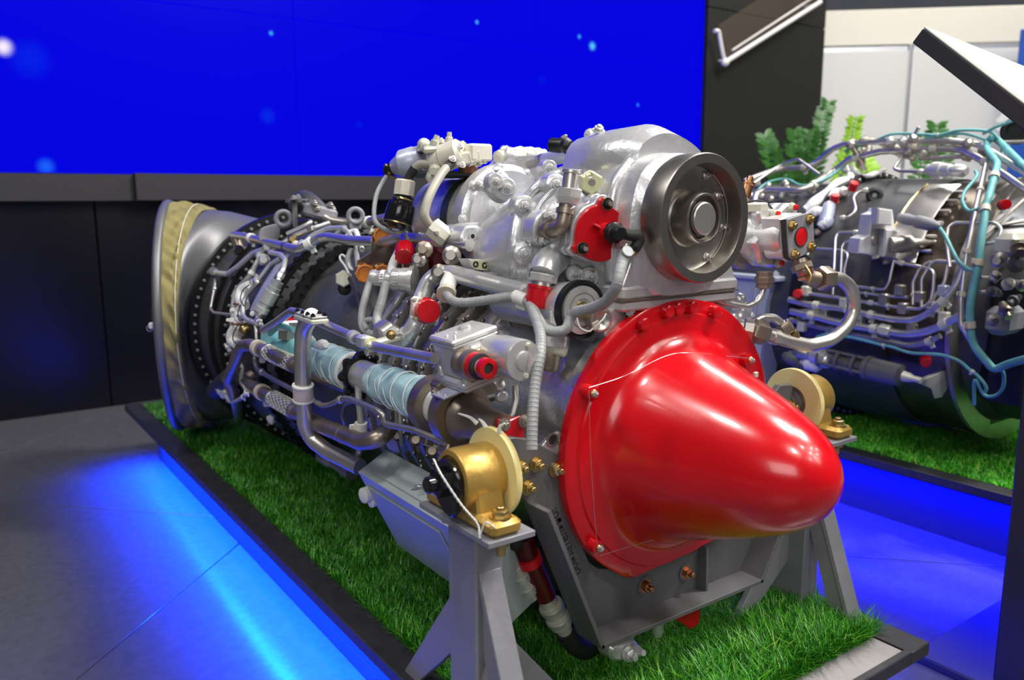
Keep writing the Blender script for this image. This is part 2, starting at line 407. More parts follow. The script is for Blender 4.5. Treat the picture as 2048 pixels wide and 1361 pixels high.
for i, (a, b_) in enumerate([(1500, 1814), (1819, 2112), (2117, 2400)]):
    pa, pb = B(a, 200), B(b_, 200); c = (pa+pb)/2 + byy*.03
    obj('wall_panel', MB().box(Vector((c.x, c.y, q0.z/2-.02)), ((pb-pa).length, .03, q0.z-.05), A3, .002), 'booth_white', booth)
for a in (1497, 1816, 2115):
    pa = B(a, 200) + byy*.02; obj('post', MB().cyl((pa.x, pa.y, 0), (pa.x, pa.y, q0.z), .017, n=8), 'alu', booth)
obj('rail', MB().box(Vector((md.x, md.y, q0.z-.035)) - byy*.01, (Lb, .05, .05), A3, .003), 'alu', booth)
sg = empty('banner_sign', (B(2020, 320).x, B(2020, 320).y, 0), 'blue roll-up banner with white shapes standing before the booth wall', 'banner')
pa, pb = B(1984, 260) - byy*.3, B(2100, 260) - byy*.3; c = (pa+pb)/2
obj('banner_sheet', MB().box(Vector((c.x, c.y, 1.0)), ((pb-pa).length, .012, 1.9), A3, .002), 'sign_blue', sg)
obj('banner_base', MB().box(Vector((c.x, c.y, .03)), ((pb-pa).length+.05, .22, .06), A3, .01), 'alu', sg)
def blob(poly, nm):
    ps = [P(x, y, D=(pa-CAM).dot(FW)) for x, y in poly]; ps = [p - byy*((p-c).dot(byy)+.008) for p in ps]
    obj(nm, MB().prism(catmull(ps, 4, True), -byy*.003), 'sign_white', sg)
blob([(1991, 240), (2000, 231), (2003, 215), (2014, 226), (2020, 236), (2008, 243), (1996, 245)], 'printed_shape')
blob([(1990, 256), (2006, 250), (2020, 256), (2016, 266), (2000, 262)], 'printed_shape')
blob([(2000, 276), (2030, 270), (2044, 276), (2020, 281)], 'printed_shape')

# ------------------------------------------------------------ the two platforms
LX0, LX1 = .471, 1.146; FY, BY = P(1860, 1285, Z=TOP).y, P(235, 812, Z=TOP).y
def platform(label, x0, x1, y0, y1, light, ledp, ledc, sprd=2.0):
    o = empty('platform', ((x0+x1)/2, (y0+y1)/2, 0), label, 'platform')
    z1, th, lw = TOP, .021, .048
    for nm, c, s in (('left_lip', ((x0+lw/2), (y0+y1)/2), (lw, y1-y0)), ('right_lip', (x1-lw/2, (y0+y1)/2), (lw, y1-y0)), ('back_lip', ((x0+x1)/2, y1-lw/2), (x1-x0-2*lw-.002, lw)), ('front_lip', ((x0+x1)/2, y0+.006), (x1-x0-2*lw-.002, .012))):
        obj('lip', MB().box((c[0], c[1], z1-th/2), (s[0], s[1], th), bev=.0015), 'lip_black', o)
    obj('edge_strip', MB().box(((x0+x1)/2, y0+.012+.027, z1-.009), (x1-x0-2*lw-.004, .052, .012), bev=.001), 'edge_metal', o)
    obj('deck', MB().box(((x0+x1)/2, (y0+y1)/2, z1-.022), (x1-x0-.03, y1-y0-.03, .012)), 'lip_black', o)
    r = .075
    obj('skirt', MB().box(((x0+x1)/2, (y0+y1)/2, (z1-.03)/2), (x1-x0-2*r, y1-y0-2*r, z1-.032), bev=.001), 'skirt', o)
    for sd in (light if isinstance(light, tuple) else (light,)):
        xx = x0+.036 if sd < 0 else x1-.036
        a, b_ = y0+.12, y1-.12
        obj('led_tape', MB().box((xx, (y0+y1)/2, z1-.0285), (.010, b_-a+.06, .003)), 'white_nylon', o)
        area('led_tape_light', (xx, (a+b_)/2, z1-.032), (xx+(.02 if sd < 0 else -.02)*0, (a+b_)/2, 0), .010, b_-a, (ledp if sd < 0 else 20)*(b_-a), ledc if sd < 0 else (0, .003, 1), spread=sprd if sd < 0 else 3.14).rotation_euler = (0, math.radians(8)*-sd, 0)
    return o
plat1 = platform('low black-edged platform with glowing blue underside carrying the red-nosed engine', LX0, LX1, FY, BY, (-1, 1), 50, (0, .04, 1), 2.2)
PX2 = P(1700, 906, Z=TOP).x
plat2 = platform('low black-edged platform with blue glow carrying the engine at right', PX2, PX2+.72, .36, 2.6, (-1,), 22, (0, .002, 1), 3.14)

def turf(par, label, x0, x1, y0, y1, n, h0, h1, wd, zb, extra=None, gm='grass'):
    N = n; rng = np.random.default_rng(3)
    bx = rng.uniform(x0, x1, N); by_ = y0 + (y1-y0)*rng.power(.62, N)
    if extra is not None: bx = np.concatenate([bx, extra[0]]); by_ = np.concatenate([by_, extra[1]]); N = len(bx)
    h = rng.uniform(h0, h1, N); a = rng.uniform(0, 2*PI, N); ln = rng.uniform(.25, 1.0, N)
    # tufts lean together
    lean = np.sin(bx*47+np.sin(by_*33)*2)*.8 + np.cos(by_*41+bx*19)*.8; a = a*.75 + lean + rng.normal(0, .8, N)
    if extra is not None: h[-len(extra[0]):] *= 1.7
    dx, dy = np.cos(a), np.sin(a); sx_, sy_ = -dy, dx
    V = np.zeros((N, 5, 3)); b0 = np.stack([bx, by_, np.full(N, zb)], 1); D = np.stack([dx, dy, np.zeros(N)], 1); S = np.stack([sx_, sy_, np.zeros(N)], 1)
    up = np.array([0, 0, 1.0]); w1 = (wd*rng.uniform(.7, 1.3, N))[:, None]
    mid = b0 + D*(h*ln*.30)[:, None] + up*(h*.55)[:, None]; tip = b0 + D*(h*ln*.95)[:, None] + up*(h*(1.0-.25*ln))[:, None]
    V[:, 0] = b0-S*w1/2; V[:, 1] = b0+S*w1/2; V[:, 2] = mid+S*w1*.45; V[:, 3] = mid-S*w1*.45; V[:, 4] = tip
    me = bpy.data.meshes.new('turf'); me.vertices.add(N*5); me.vertices.foreach_set('co', V.reshape(-1))
    base = (np.arange(N)*5)[:, None]; loops = np.concatenate([base+np.array([0, 1, 2, 3]), base+np.array([3, 2, 4])], 1).reshape(-1)
    me.loops.add(N*7); me.loops.foreach_set('vertex_index', loops.astype(np.int32)); me.polygons.add(N*2)
    st = (np.arange(N)*7)[:, None] + np.array([0, 4]); me.polygons.foreach_set('loop_start', st.reshape(-1).astype(np.int32)); me.polygons.foreach_set('loop_total', np.tile([4, 3], N).astype(np.int32))
    me.update(); me.validate()
    at = me.attributes.new('tone', 'FLOAT', 'FACE'); at.data.foreach_set('value', np.repeat(rng.random(N), 2).astype(np.float32))
    me.materials.append(MATS[gm]); o = bpy.data.objects.new('turf', me); COL.objects.link(o); o.parent = par; o.location = -ORG[par.name]; ORG[o.name] = Vector((0, 0, 0))
    return tag(o, label, kind='stuff')
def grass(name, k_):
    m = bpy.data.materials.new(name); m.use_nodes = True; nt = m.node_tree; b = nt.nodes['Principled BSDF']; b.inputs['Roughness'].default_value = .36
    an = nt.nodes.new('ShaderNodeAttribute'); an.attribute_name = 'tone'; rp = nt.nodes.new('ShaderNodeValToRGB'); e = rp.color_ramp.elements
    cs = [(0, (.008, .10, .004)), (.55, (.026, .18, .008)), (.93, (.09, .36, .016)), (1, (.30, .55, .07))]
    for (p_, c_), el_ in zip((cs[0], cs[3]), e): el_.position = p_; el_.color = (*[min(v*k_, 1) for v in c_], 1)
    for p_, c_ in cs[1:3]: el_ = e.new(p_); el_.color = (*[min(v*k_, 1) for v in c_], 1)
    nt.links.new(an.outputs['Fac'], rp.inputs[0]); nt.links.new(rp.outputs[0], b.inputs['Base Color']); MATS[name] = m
grass('grass', 1.35); grass('grass_painted_light', 3.2)  # second turf is a lighter copy, its stronger light painted into the colour
tb = obj('turf_backing', MB().box(((LX0+LX1)/2, (FY+.065+BY-.05)/2, TOP-.0135), (LX1-LX0-.1, BY-.05-FY-.065, .005)), 'soil', plat1)
rg = np.random.default_rng(9)
fx = P(1772, 1271, Z=TOP); ex = (np.concatenate([rg.uniform(LX0+.05, LX1-.03, 4500), rg.uniform(.95, LX1-.035, 2600)]), np.concatenate([rg.uniform(FY+.06, FY+.15, 4500), rg.uniform(FY+.06, FY+.22, 2600)]))
turf(plat1, 'bright green artificial turf on the low platform under the red-nosed engine', LX0+.047, LX1-.047, FY+.063, BY-.05, 190000, .018, .032, .0017, TOP-.012, ex)
obj('turf_backing', MB().box((PX2+.36, 1.48, TOP-.0135), (.62, 2.0, .005)), 'soil', plat2)
turf(plat2, 'bright green artificial turf on the platform behind, under the second engine', PX2+.047, PX2+.672, .47, 2.55, 90000, .016, .028, .0020, TOP-.012, None, 'grass_painted_light')

# ------------------------------------------------------------ information lectern at the right edge
Xl = 1.30; a0 = P(1850, 52, X=Xl); a1 = P(2048, 203, X=Xl); dn = (a1-a0).normalized(); nl = Vector((0, dn.z, -dn.y)); nl = nl if nl.y < 0 else -nl
lect = empty('lectern', (Xl+.25, a0.y-.25, 0), 'black tilted information lectern with white top at the right edge', 'lectern')
th = (P(1827, 83, X=Xl)-a0).length*.95; Ll = .50; Wl = .62; xw = Vector((.985, .17, 0)).normalized()
def slab(o, off, t_, L0, L1, W0, W1): return MB().prism([o+nl*off+dn*L0+xw*W0, o+nl*off+dn*L1+xw*W0, o+nl*off+dn*L1+xw*W1, o+nl*off+dn*L0+xw*W1], -nl*t_, .0015)
obj('board_body', slab(a0, -.004, th, 0, Ll, 0, Wl), 'lectern_black', lect)
obj('board_rim', slab(a0, 0, .004, 0, Ll, 0, Wl), 'lectern_edge', lect)
obj('printed_face', slab(a0, .0015, .0015, .008, Ll-.008, .009, Wl-.009), 'lectern_face', lect)
pc = a0 + dn*.30 + xw*.32
obj('pedestal', MB().box((pc.x, pc.y, (pc.z-.03)/2), (.44, .05, pc.z-.03), bev=.004), 'lectern_black', lect)
obj('foot_plate', MB().box((pc.x, pc.y, .008), (.5, .3, .016), bev=.003), 'lectern_black', lect)

pl = a0 + dn*.155 + xw*.22 + nl*.0022
for k_, (l0, l1) in enumerate([(.0, .12), (.02, .30)]):
    obj('printed_line', MB().box(pl + dn*.03*k_ + xw*((l0+l1)/2-.1), (l1-l0, .006, .0006), (xw, dn, nl)), 'alu', lect)
# white wire sign frame held off the dark wall
fr = empty('sign_frame', P(1545, 60, Y=2.75), 'tilted white wire sign frame with smoky clear pane against dark wall', 'frame')
f0, f1, f2 = P(1450, 125, Y=3.42), P(1641, 4, Y=3.42), P(1437, 63, Y=3.42)
g0, g1 = P(1464, 101, Y=3.46), P(1640, -14, Y=3.46)
obj('bottom_rail', MB().sweep([f0, f1], .015, 10), 'white_wire', fr)
obj('rear_rail', MB().sweep([g0, g1], .007, 8), 'white_wire', fr)
obj('side_arm', MB().sweep(catmull([f0, f0.lerp(f2, .4)+Vector((-.004, 0, 0)), f0.lerp(f2, .8), f2, f2+Vector((-.035, 0, .0))], 5), .012, 8), 'white_wire', fr)
obj('corner_knob', MB().ball(f0, .026), 'white_wire', fr)
h1 = P(1625, -70, Y=3.42)
obj('side_arm', MB().sweep([f1, P(1630, -25, Y=3.42), h1], .012, 8), 'white_wire', fr)
obj('pane', MB().prism([P(1455, 118, Y=3.45), P(1637, 5, Y=3.45), P(1625, -70, Y=3.45), P(1437, 50, Y=3.45)], (0, .005, 0)), 'smoke_pane', fr)
for s_ in (.05, .95):
    p_ = f0.lerp(f1, s_); obj('wall_standoff', MB().cyl(p_, Vector((p_.x, WY-.052, p_.z)), .007, n=8), 'white_wire', fr)

# ------------------------------------------------------------ potted plants behind the second engine
def plant(label, base, fronds, seed):
    rnd = random.Random(seed)
    o = empty('potted_plant', (base.x, base.y, 0), label, 'plant', 'leafy plants behind the second engine')
    obj('pot', MB().lathe((base.x, base.y, 0), Za, [(0, .10), (.02, .11), (.34, .15), (.36, .155), (.36, .14), (.30, .13)], 24), 'pot', o)
    obj('soil', MB().lathe((base.x, base.y, .30), Za, [(0, .128), (.02, .128), (.03, .06)], 18), 'soil', o)
    for tip, bow, nl_, ll, lit in fronds:
        b0 = base + Vector((rnd.uniform(-.05, .05), rnd.uniform(-.05, .05), 0)); b0.z = .32
        L = catmull([b0, b0.lerp(tip, .5)+bow*.6, b0.lerp(tip, .8)+bow*.5, tip], 8)
        st = obj('frond', MB().sweep(L, .007, 6, rf=lambda t: 1-.7*t), 'stem_green', o)
        for k in range(nl_):
            t = .42+.58*k/nl_; i = min(int(t*(len(L)-1)), len(L)-2); p = L[i].lerp(L[i+1], t*(len(L)-1)-i); d = (L[i+1]-L[i]).normalized()
            for sgn in (-1, 1):
                sd = (d.cross(FW).normalized()*sgn + d*.55 + FW*rnd.uniform(-.5, .3) + Za*.15).normalized(); nn = sd.cross(d).normalized(); wv = nn.cross(sd)
                l_ = ll*(1-.45*t)*rnd.uniform(.85, 1.1); w_ = l_*.2; mb = MB(); rows = []
                for (q, ww) in ((0, .15), (.3, .9), (.6, 1), (.85, .55), (1, .05)):
                    c = p+sd*l_*q - Za*l_*.12*q*q; rows.append([c-wv*w_*ww, c+nn*w_*.22, c+wv*w_*ww, c-nn*w_*.05])
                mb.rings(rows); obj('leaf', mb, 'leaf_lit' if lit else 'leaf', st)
V = Vector
pb = P(1620, 420, Y=2.75); pb.z = .36
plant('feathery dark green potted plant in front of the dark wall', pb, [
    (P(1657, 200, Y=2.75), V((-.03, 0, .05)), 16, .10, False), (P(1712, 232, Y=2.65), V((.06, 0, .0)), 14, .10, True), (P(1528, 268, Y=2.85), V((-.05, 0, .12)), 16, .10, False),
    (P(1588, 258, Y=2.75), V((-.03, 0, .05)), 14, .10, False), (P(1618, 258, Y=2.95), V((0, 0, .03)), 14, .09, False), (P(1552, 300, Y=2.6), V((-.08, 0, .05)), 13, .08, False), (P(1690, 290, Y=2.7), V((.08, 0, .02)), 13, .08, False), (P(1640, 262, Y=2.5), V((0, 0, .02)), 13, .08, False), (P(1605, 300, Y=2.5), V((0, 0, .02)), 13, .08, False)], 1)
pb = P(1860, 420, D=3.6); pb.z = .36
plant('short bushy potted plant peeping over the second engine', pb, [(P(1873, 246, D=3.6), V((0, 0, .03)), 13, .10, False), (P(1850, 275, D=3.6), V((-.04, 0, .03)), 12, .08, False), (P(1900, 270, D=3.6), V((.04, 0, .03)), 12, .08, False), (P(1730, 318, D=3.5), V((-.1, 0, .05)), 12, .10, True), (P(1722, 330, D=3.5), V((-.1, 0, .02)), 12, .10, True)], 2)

# ------------------------------------------------------------ the red-nosed engine
YD = .75                                         # plane of the intake flange
eng = empty('turboshaft_engine', (AX, 1.4, AZ-.28), 'silver turboshaft engine with red nose cover and big pipes on grey stands', 'engine', )
ENG = eng
Yv = Vector((0, 1, 0)); Xv = Vector((1, 0, 0)); Zv = Vector((0, 0, 1))
def ax_pt(y, r, a): return Vector((AX+r*math.cos(a), y, AZ+r*math.sin(a)))
def lat(name, m, prof, par=None, n=64, ax=AX, az=AZ):     # prof: (y, r) round the engine axis
    return obj(name, MB().lathe((ax, 0, az), (0, 1, 0), prof, n), m, par or ENG)
# casings, front to back
lat('intake_casing', 'casing_polish', [(.752, .10), (.752, .187), (.768, .187), (.772, .181), (.80, .181), (.88, .186), (.93, .192), (.955, .205), (.972, .205), (.972, .12)])
comp = lat('compressor_casing', 'dark_casing', [(.972, .1), (.972, .172), (1.28, .186), (1.295, .205), (1.305, .205), (1.305, .1)])
comb = lat('combustor_casing', 'dark_casing', [(1.305, .1), (1.305, .200), (1.33, .212), (1.37, .226), (1.56, .229), (1.58, .229), (1.58, .1)], n=96)
lat('turbine_casing', 'dark_casing', [(1.58, .1), (1.58, .240), (1.605, .242), (1.61, .25), (1.66, .252), (1.84, .262), (2.05, .266), (2.06, .266), (2.06, .1)], n=96)
def flange(y, r0, r1, w_, nb, br, m='black_metal', bm='steel_dull', lugs=0, face=-1, teeth=False):
    f = lat('flange', m, [(y-w_/2, r0), (y-w_/2, r1), (y+w_/2, r1), (y+w_/2, r0)], n=96)
    mb = MB(); rb = (r0+r1)/2+.001
    for k in range(nb):
        a = 2*PI*k/nb; p = ax_pt(y-w_/2, rb, a)
        mb.hexa(p+Yv*.001, -Yv, br, br*1.3); mb.cyl(p, p-Yv*br*2.0, br*.5, n=6)
        if teeth: mb.box(ax_pt(y, r1+.001, a+PI/nb), (.010, w_, .006), (Vector((-math.sin(a+PI/nb), 0, math.cos(a+PI/nb))), Yv, Vector((math.cos(a+PI/nb), 0, math.sin(a+PI/nb)))))
    o = obj('bolt_ring', mb, bm, f, kind='stuff'); return f
flange(2.062, .262, .288, .022, 80, .0042, bm='steel')
flange(1.848, .252, .280, .020, 76, .0042, bm='steel')
flange(1.60, .238, .270, .016, 72, .004, bm='black_metal', teeth=True)
flange(1.555, .222, .250, .012, 72, .004, bm='black_metal', teeth=True)
lat('casing_band', 'dark_casing', [(1.563, .22), (1.563, .243), (1.592, .258), (1.592, .22)], n=96)
lat('casing_band', 'black_metal', [(1.93, .26), (1.93, .274), (1.945, .274), (1.945, .26)], n=96)

# exhaust elbow turned sixty degrees to the left, with cloth strap and rim
RC = P(352, 622, Y=2.30); RC.z = AZ+.012
p0 = Vector((AX, 2.07, AZ)); th1 = math.radians(69); d1 = Vector((-math.sin(th1), math.cos(th1), 0))
def exh(t):
    b1 = p0+Yv*.10; b2 = RC-d1*.12
    c = p0*(1-t)**3+b1*3*t*(1-t)**2+b2*3*t*t*(1-t)+RC*t**3
    th = th1*(t*t*(3-2*t)); r = .270-.016*math.sin(min(t*1.6, 1)*PI)+.022*t*t
    return c, th, r
def exr(t, dr, n=72):
    c, th, r = exh(t); u = Vector((math.cos(th), math.sin(th), 0)); r += dr
    return [c+u*math.cos(2*PI*k/n)*r+Zv*math.sin(2*PI*k/n)*r for k in range(n)]
duct = obj('exhaust_duct', MB().rings([exr(t, 0) for t in np.linspace(0, 1, 20)] + [exr(t, -.004) for t in np.linspace(1, .3, 8)], False, True), 'exhaust_grey', ENG)
c, th, r = exh(1.0); u = Vector((math.cos(th), math.sin(th), 0))
obj('rim', MB().sweep([c+u*math.cos(2*PI*k/72)*(r+.004)+Zv*math.sin(2*PI*k/72)*(r+.004) for k in range(72)], .011, 10, closed=True), 'exhaust_grey', duct)
N = 260; rs = []
for i, t in enumerate(np.linspace(.735, .985, 14)):
    q = []
    for k, p in enumerate(exr(t, .0085, N)):
        c, th, r = exh(t); n_ = (p-c).normalized(); a = 2*PI*k/N; s = i/13
        wv = .0035*math.sin(a*23+2.6*math.sin(s*5+a*3))*math.sin(s*PI)**.5+.0030*math.sin(a*47+s*9+3*math.sin(a*5))*math.sin(s*PI)+.0022*math.sin(a*11-s*5)
        q.append(p+n_*(wv+(-.006 if i in (0, 13) else 0)))
    rs.append(q)
cloth = obj('cloth_strap', MB().rings(rs, False, False), 'olive_cloth', duct)
sm = MB(); L = [];
for k, p in enumerate(exr(.81, .0115, 200)):
    c, th, r = exh(.81); L.append(p+(p-c).normalized()*.003*math.sin(k*.7)*0)
sm.sweep(L, .0008, 5, closed=True); obj('seam_thread', sm, 'thread', cloth)
pb = P(311, 640, Y=2.06); obj('strap_buckle', MB().cyl(pb+Zv*.03, pb-Zv*.03, .010, n=12, ch=.003), 'rubber', duct)
pb = P(311, 655, Y=2.06); obj('orange_sleeve', MB().cyl(pb+Zv*.012, pb-Zv*.012, .008, n=12, ch=.002), 'copper', duct)
pb = P(304, 652, Y=2.05); mb = MB(); mb.box(pb, (.014, .014, .016), bev=.003); obj('white_tag', mb, 'white_nylon', duct)
pb = P(300, 657, Y=2.05); obj('tag_loop', MB().torus(pb, Yv, .007, .0015, 16, 6), 'steel', duct)

# compressor: stacked vane rings with their levers
for k in range(7):
    y = .995+k*.043; rr = .178+.014*(y-.972)/.31
    f = lat('vane_ring', 'steel_dull', [(y, rr-.01), (y, rr+.013), (y+.003, rr+.017), (y+.013, rr+.018), (y+.016, rr+.014), (y+.016, rr-.01)], n=72)
    mb = MB()
    for j in range(44):
        a = 2*PI*j/44+k*.03; p = ax_pt(y+.022, rr+.002, a); n_ = Vector((math.cos(a), 0, math.sin(a))); t_ = Vector((-math.sin(a), 0, math.cos(a)))
        mb.cyl(p-n_*.004, p+n_*.012, .0042, n=8); mb.box(p+n_*.012-Yv*.010+t_*.004, (.005, .026, .0035), (t_, (Yv+t_*.35).normalized(), n_), .001)
        mb.ball(p+n_*.015-Yv*.020+t_*.009, .0042, n=8, m=5)
    obj('vane_levers', mb, 'steel' if k % 2 else 'bronze_steel', f, kind='stuff')

# ------------------------------------------------------------ red intake cover
cm = MB().lathe((AX, 0, AZ), (0, 1, 0), [(.7495, .02), (.7495, .1905), (.744, .1915), (.737, .1905), (.735, .187), (.735, .172), (.7325, .170), (.7325, .151), (.731, .1455), (.726, .139), (.718, .1325), (.708, .1275), (.69, .1215), (.66, .110), (.63, .0995), (.60, .088), (.575, .078), (.555, .0685), (.54, .060), (.527, .0505), (.516, .040), (.508, .029), (.502, .017), (.499, .006), (.4988, 0)], 96)
for pa_, pb_ in (((1246, 1155), (1422, 1073)), ((1161, 1106), (1246, 1155)), ((1127, 1022), (1161, 1106))):     # lower rim trimmed straight over the cradle
    qa, qb = P(*pa_, Y=.746), P(*pb_, Y=.746); nx, nz = (qb.z-qa.z), -(qb.x-qa.x); l_ = math.hypot(nx, nz); nx /= l_; nz /= l_
    if nz > 0: nx, nz = -nx, -nz
    for v in cm.v:
        s_ = (v.x-qa.x)*nx+(v.z-qa.z)*nz
        if s_ > 0 and v.y > .7255: v.x -= nx*s_; v.z -= nz*s_
cv = obj('intake_cover', cm, 'red_gloss', ENG)
for (x, y, r, L) in [(1175, 779, .0065, .015), (1508, 722, .0065, .015), (1197, 1110, .0065, .015)]:
    p = P(x, y, Y=.716); v = Vector((p.x-AX, 0, p.z-AZ)); v = v.normalized()*min(v.length, .182); p = Vector((AX+v.x, .735, AZ+v.z))
    obj('boss', MB().lathe(p+Yv*.004, -Yv, [(0, .0105), (.006, .0095), (L, .0088), (L+.001, .006)], 18), 'red_gloss', cv)
    bolt(p-Yv*(L-.003), -Yv, .0052, cv, 'brass', 'screw'); bolt(p-Yv*(L+.001), -Yv, .003, cv, 'steel', 'bolt')
for (x, y) in [(1290, 638), (1341, 617), (1362, 612), (1391, 613), (1437, 624)]:
    p = P(x, y, Y=.724); v = Vector((p.x-AX, 0, p.z-AZ)); v = v.normalized()*min(v.length, .179); p = Vector((AX+v.x, .736, AZ+v.z))
    obj('plug', MB().lathe(p, -Yv, [(0, .0085), (.011, .0082), (.0125, .006)], 18), 'red_gloss', cv)
s_ = [P(1178, 776, Y=.715), P(1250, 752, Y=.716), P(1330, 713, Y=.690), P(1380, 706, Y=.676), P(1440, 711, Y=.70), P(1508, 718, Y=.716)]
obj('lockwire', MB().sweep(catmull(s_, 6), .00032, 5), 'steel', cv)
s_ = [P(1178, 781, Y=.716), P(1181, 900, Y=.717), P(1190, 1040, Y=.717), P(1197, 1107, Y=.715)]
obj('lockwire', MB().sweep(catmull(s_, 6), .00032, 5), 'steel', cv)
s_ = [P(1200, 1112, Y=.715), P(1290, 1085, Y=.717), P(1360, 1068, Y=.717)]
obj('lockwire', MB().sweep(catmull(s_, 6), .00032, 5), 'steel', cv)
p = P(1511, 750, Y=.72); obj('lead_seal', MB().box(p, (.008, .005, .008), bev=.001), 'pale_fitting', cv)
obj('nose_dimple', MB().lathe(P(1646, 983, Y=.5135), Vector((-.15, -1, -.3)), [(0, .0035), (.0006, .0033), (.0008, .002)], 12), 'red_gloss', cv)

# ------------------------------------------------------------ accessory gearbox on top
FZ, FYD = .672+.12, .709                          # drive flange centre
def sec(y, pts, n=44):                            # smooth closed section in the plane Y=y through (x, z) points
    L = catmull([Vector((x, y, z)) for x, z in pts], 8, True)
    d = [0]
    for a, b in zip(L, L[1:]+L[:1]): d.append(d[-1]+(b-a).length)
    out = []; i = 0
    for k in range(n):
        s = d[-1]*k/n
        while d[i+1] < s: i += 1
        a, b = L[i], L[(i+1) % len(L)]; out.append(a.lerp(b, (s-d[i])/max(d[i+1]-d[i], 1e-9)))
    return out
gm = MB().rings([
    sec(.733, [(AX-.055, .705), (AX-.075, FZ-.02), (AX-.06, FZ+.05), (AX, FZ+.073), (AX+.06, FZ+.05), (AX+.075, FZ-.02), (AX+.055, .705), (AX, .695)]),
    sec(.742, [(AX-.075, .700), (AX-.088, FZ-.02), (AX-.068, FZ+.057), (AX, FZ+.081), (AX+.068, FZ+.055), (AX+.088, FZ-.02), (AX+.075, .700), (AX, .692)]),
    sec(.775, [(AX-.078, .698), (AX-.090, FZ-.02), (AX-.070, FZ+.058), (AX, FZ+.083), (AX+.072, FZ+.057), (AX+.094, FZ-.02), (AX+.08, .698), (AX, .690)]),
    sec(.805, [(AX-.082, .698), (AX-.096, FZ-.02), (AX-.072, FZ+.060), (AX-.005, FZ+.084), (AX+.075, FZ+.06), (AX+.10, FZ-.02), (AX+.086, .695), (AX, .69)]),
    sec(.825, [(AX-.095, .700), (AX-.112, FZ-.03), (AX-.082, FZ+.052), (AX-.01, FZ+.080), (AX+.08, FZ+.06), (AX+.105, FZ-.02), (AX+.09, .695), (AX-.02, .69)]),
    sec(.85, [(AX-.115, .698), (AX-.136, FZ-.04), (AX-.098, FZ+.044), (AX-.02, FZ+.074), (AX+.08, FZ+.058), (AX+.11, FZ-.02), (AX+.09, .695), (AX-.02, .69)]),
    sec(.89, [(AX-.128, .695), (AX-.154, FZ-.045), (AX-.115, FZ+.030), (AX-.03, FZ+.064), (AX+.08, FZ+.05), (AX+.11, FZ-.02), (AX+.09, .695), (AX-.02, .685)]),
    sec(.94, [(AX-.130, .695), (AX-.160, FZ-.050), (AX-.124, FZ+.014), (AX-.04, FZ+.050), (AX+.08, FZ+.04), (AX+.11, FZ-.02), (AX+.09, .695), (AX-.02, .685)]),
    sec(.985, [(AX-.128, .698), (AX-.158, FZ-.054), (AX-.126, FZ+.000), (AX-.05, FZ+.034), (AX+.07, FZ+.03), (AX+.10, FZ-.02), (AX+.08, .70), (AX-.03, .69)]),
    sec(1.02, [(AX-.118, .705), (AX-.146, FZ-.056), (AX-.118, FZ-.010), (AX-.05, FZ+.022), (AX+.06, FZ+.02), (AX+.09, FZ-.02), (AX+.07, .705), (AX-.03, .70)]),
    sec(1.03, [(AX-.10, .715), (AX-.125, FZ-.056), (AX-.105, FZ-.020), (AX-.05, FZ+.010), (AX+.05, FZ+.01), (AX+.07, FZ-.02), (AX+.06, .715), (AX-.03, .71)]),
]); GT = bvh(gm)
gb = obj('accessory_gearbox', gm, 'cast_silver', ENG)
# hump on top
hx = AX+.0
obj('top_housing', MB().rings([
    sec(.772, [(hx-.03, FZ+.05), (hx-.045, FZ+.085), (hx-.01, FZ+.106), (hx+.03, FZ+.104), (hx+.07, FZ+.085), (hx+.09, FZ+.06), (hx+.06, FZ+.04)], 32),
    sec(.80, [(hx-.055, FZ+.05), (hx-.065, FZ+.09), (hx-.02, FZ+.118), (hx+.03, FZ+.116), (hx+.075, FZ+.09), (hx+.10, FZ+.06), (hx+.06, FZ+.04)], 32),
    sec(.85, [(hx-.065, FZ+.04), (hx-.068, FZ+.09), (hx-.03, FZ+.114), (hx+.03, FZ+.116), (hx+.075, FZ+.09), (hx+.10, FZ+.06), (hx+.06, FZ+.04)], 32),
    sec(.895, [(hx-.06, FZ+.03), (hx-.064, FZ+.085), (hx-.035, FZ+.108), (hx+.03, FZ+.108), (hx+.07, FZ+.085), (hx+.09, FZ+.06), (hx+.06, FZ+.03)], 32),
    sec(.905, [(hx-.05, FZ+.03), (hx-.055, FZ+.075), (hx-.03, FZ+.097), (hx+.03, FZ+.098), (hx+.06, FZ+.08), (hx+.08, FZ+.06), (hx+.05, FZ+.03)], 32)]), 'cast_silver', gb)
# drive flange: deep dish with hub
fl = obj('drive_flange', MB().lathe((AX, 0, FZ), (0, 1, 0), [(.735, .03), (.735, .0755), (.731, .0798), (.700, .0800), (.698, .0788), (.698, .0675), (.700, .0668), (.724, .0655), (.7255, .063), (.727, .058), (.728, .036), (.726, .034), (.7015, .0315), (.700, .0305), (.700, .0282), (.7015, .0275), (.709, .027), (.709, .0215), (.704, .0212), (.7035, .020), (.7035, .0005)], 80), 'machined', ENG)
obj('shaft_plug', MB().lathe((AX, .7045, FZ), (0, -1, 0), [(0, .0205), (.004, .0200), (.005, .0188), (.0052, .001)], 48), 'steel', fl)
for k in range(8):
    a = math.radians([62, 28, -12, -56, 118, 160, 200, 240][k]); p = Vector((AX+.060*math.cos(a), .7265, FZ+.060*math.sin(a))); bolt(p, -Yv, .0036, fl, 'steel', 'stud')
for k in range(10):
    a = 2*PI*k/10+.1; p = Vector((AX+.073*math.cos(a), .6985, FZ+.073*math.sin(a))); obj('bolt_hole', MB().ring(p, -Yv, .0026, .0016, .0004, 12), 'steel_dull', fl)
L = [Vector((AX+.0625*math.cos(a), .718, FZ+.0625*math.sin(a))) for a in np.linspace(1.05, -.95, 24)]
obj('lockwire', MB().sweep(L, .0007, 5), 'steel', fl)
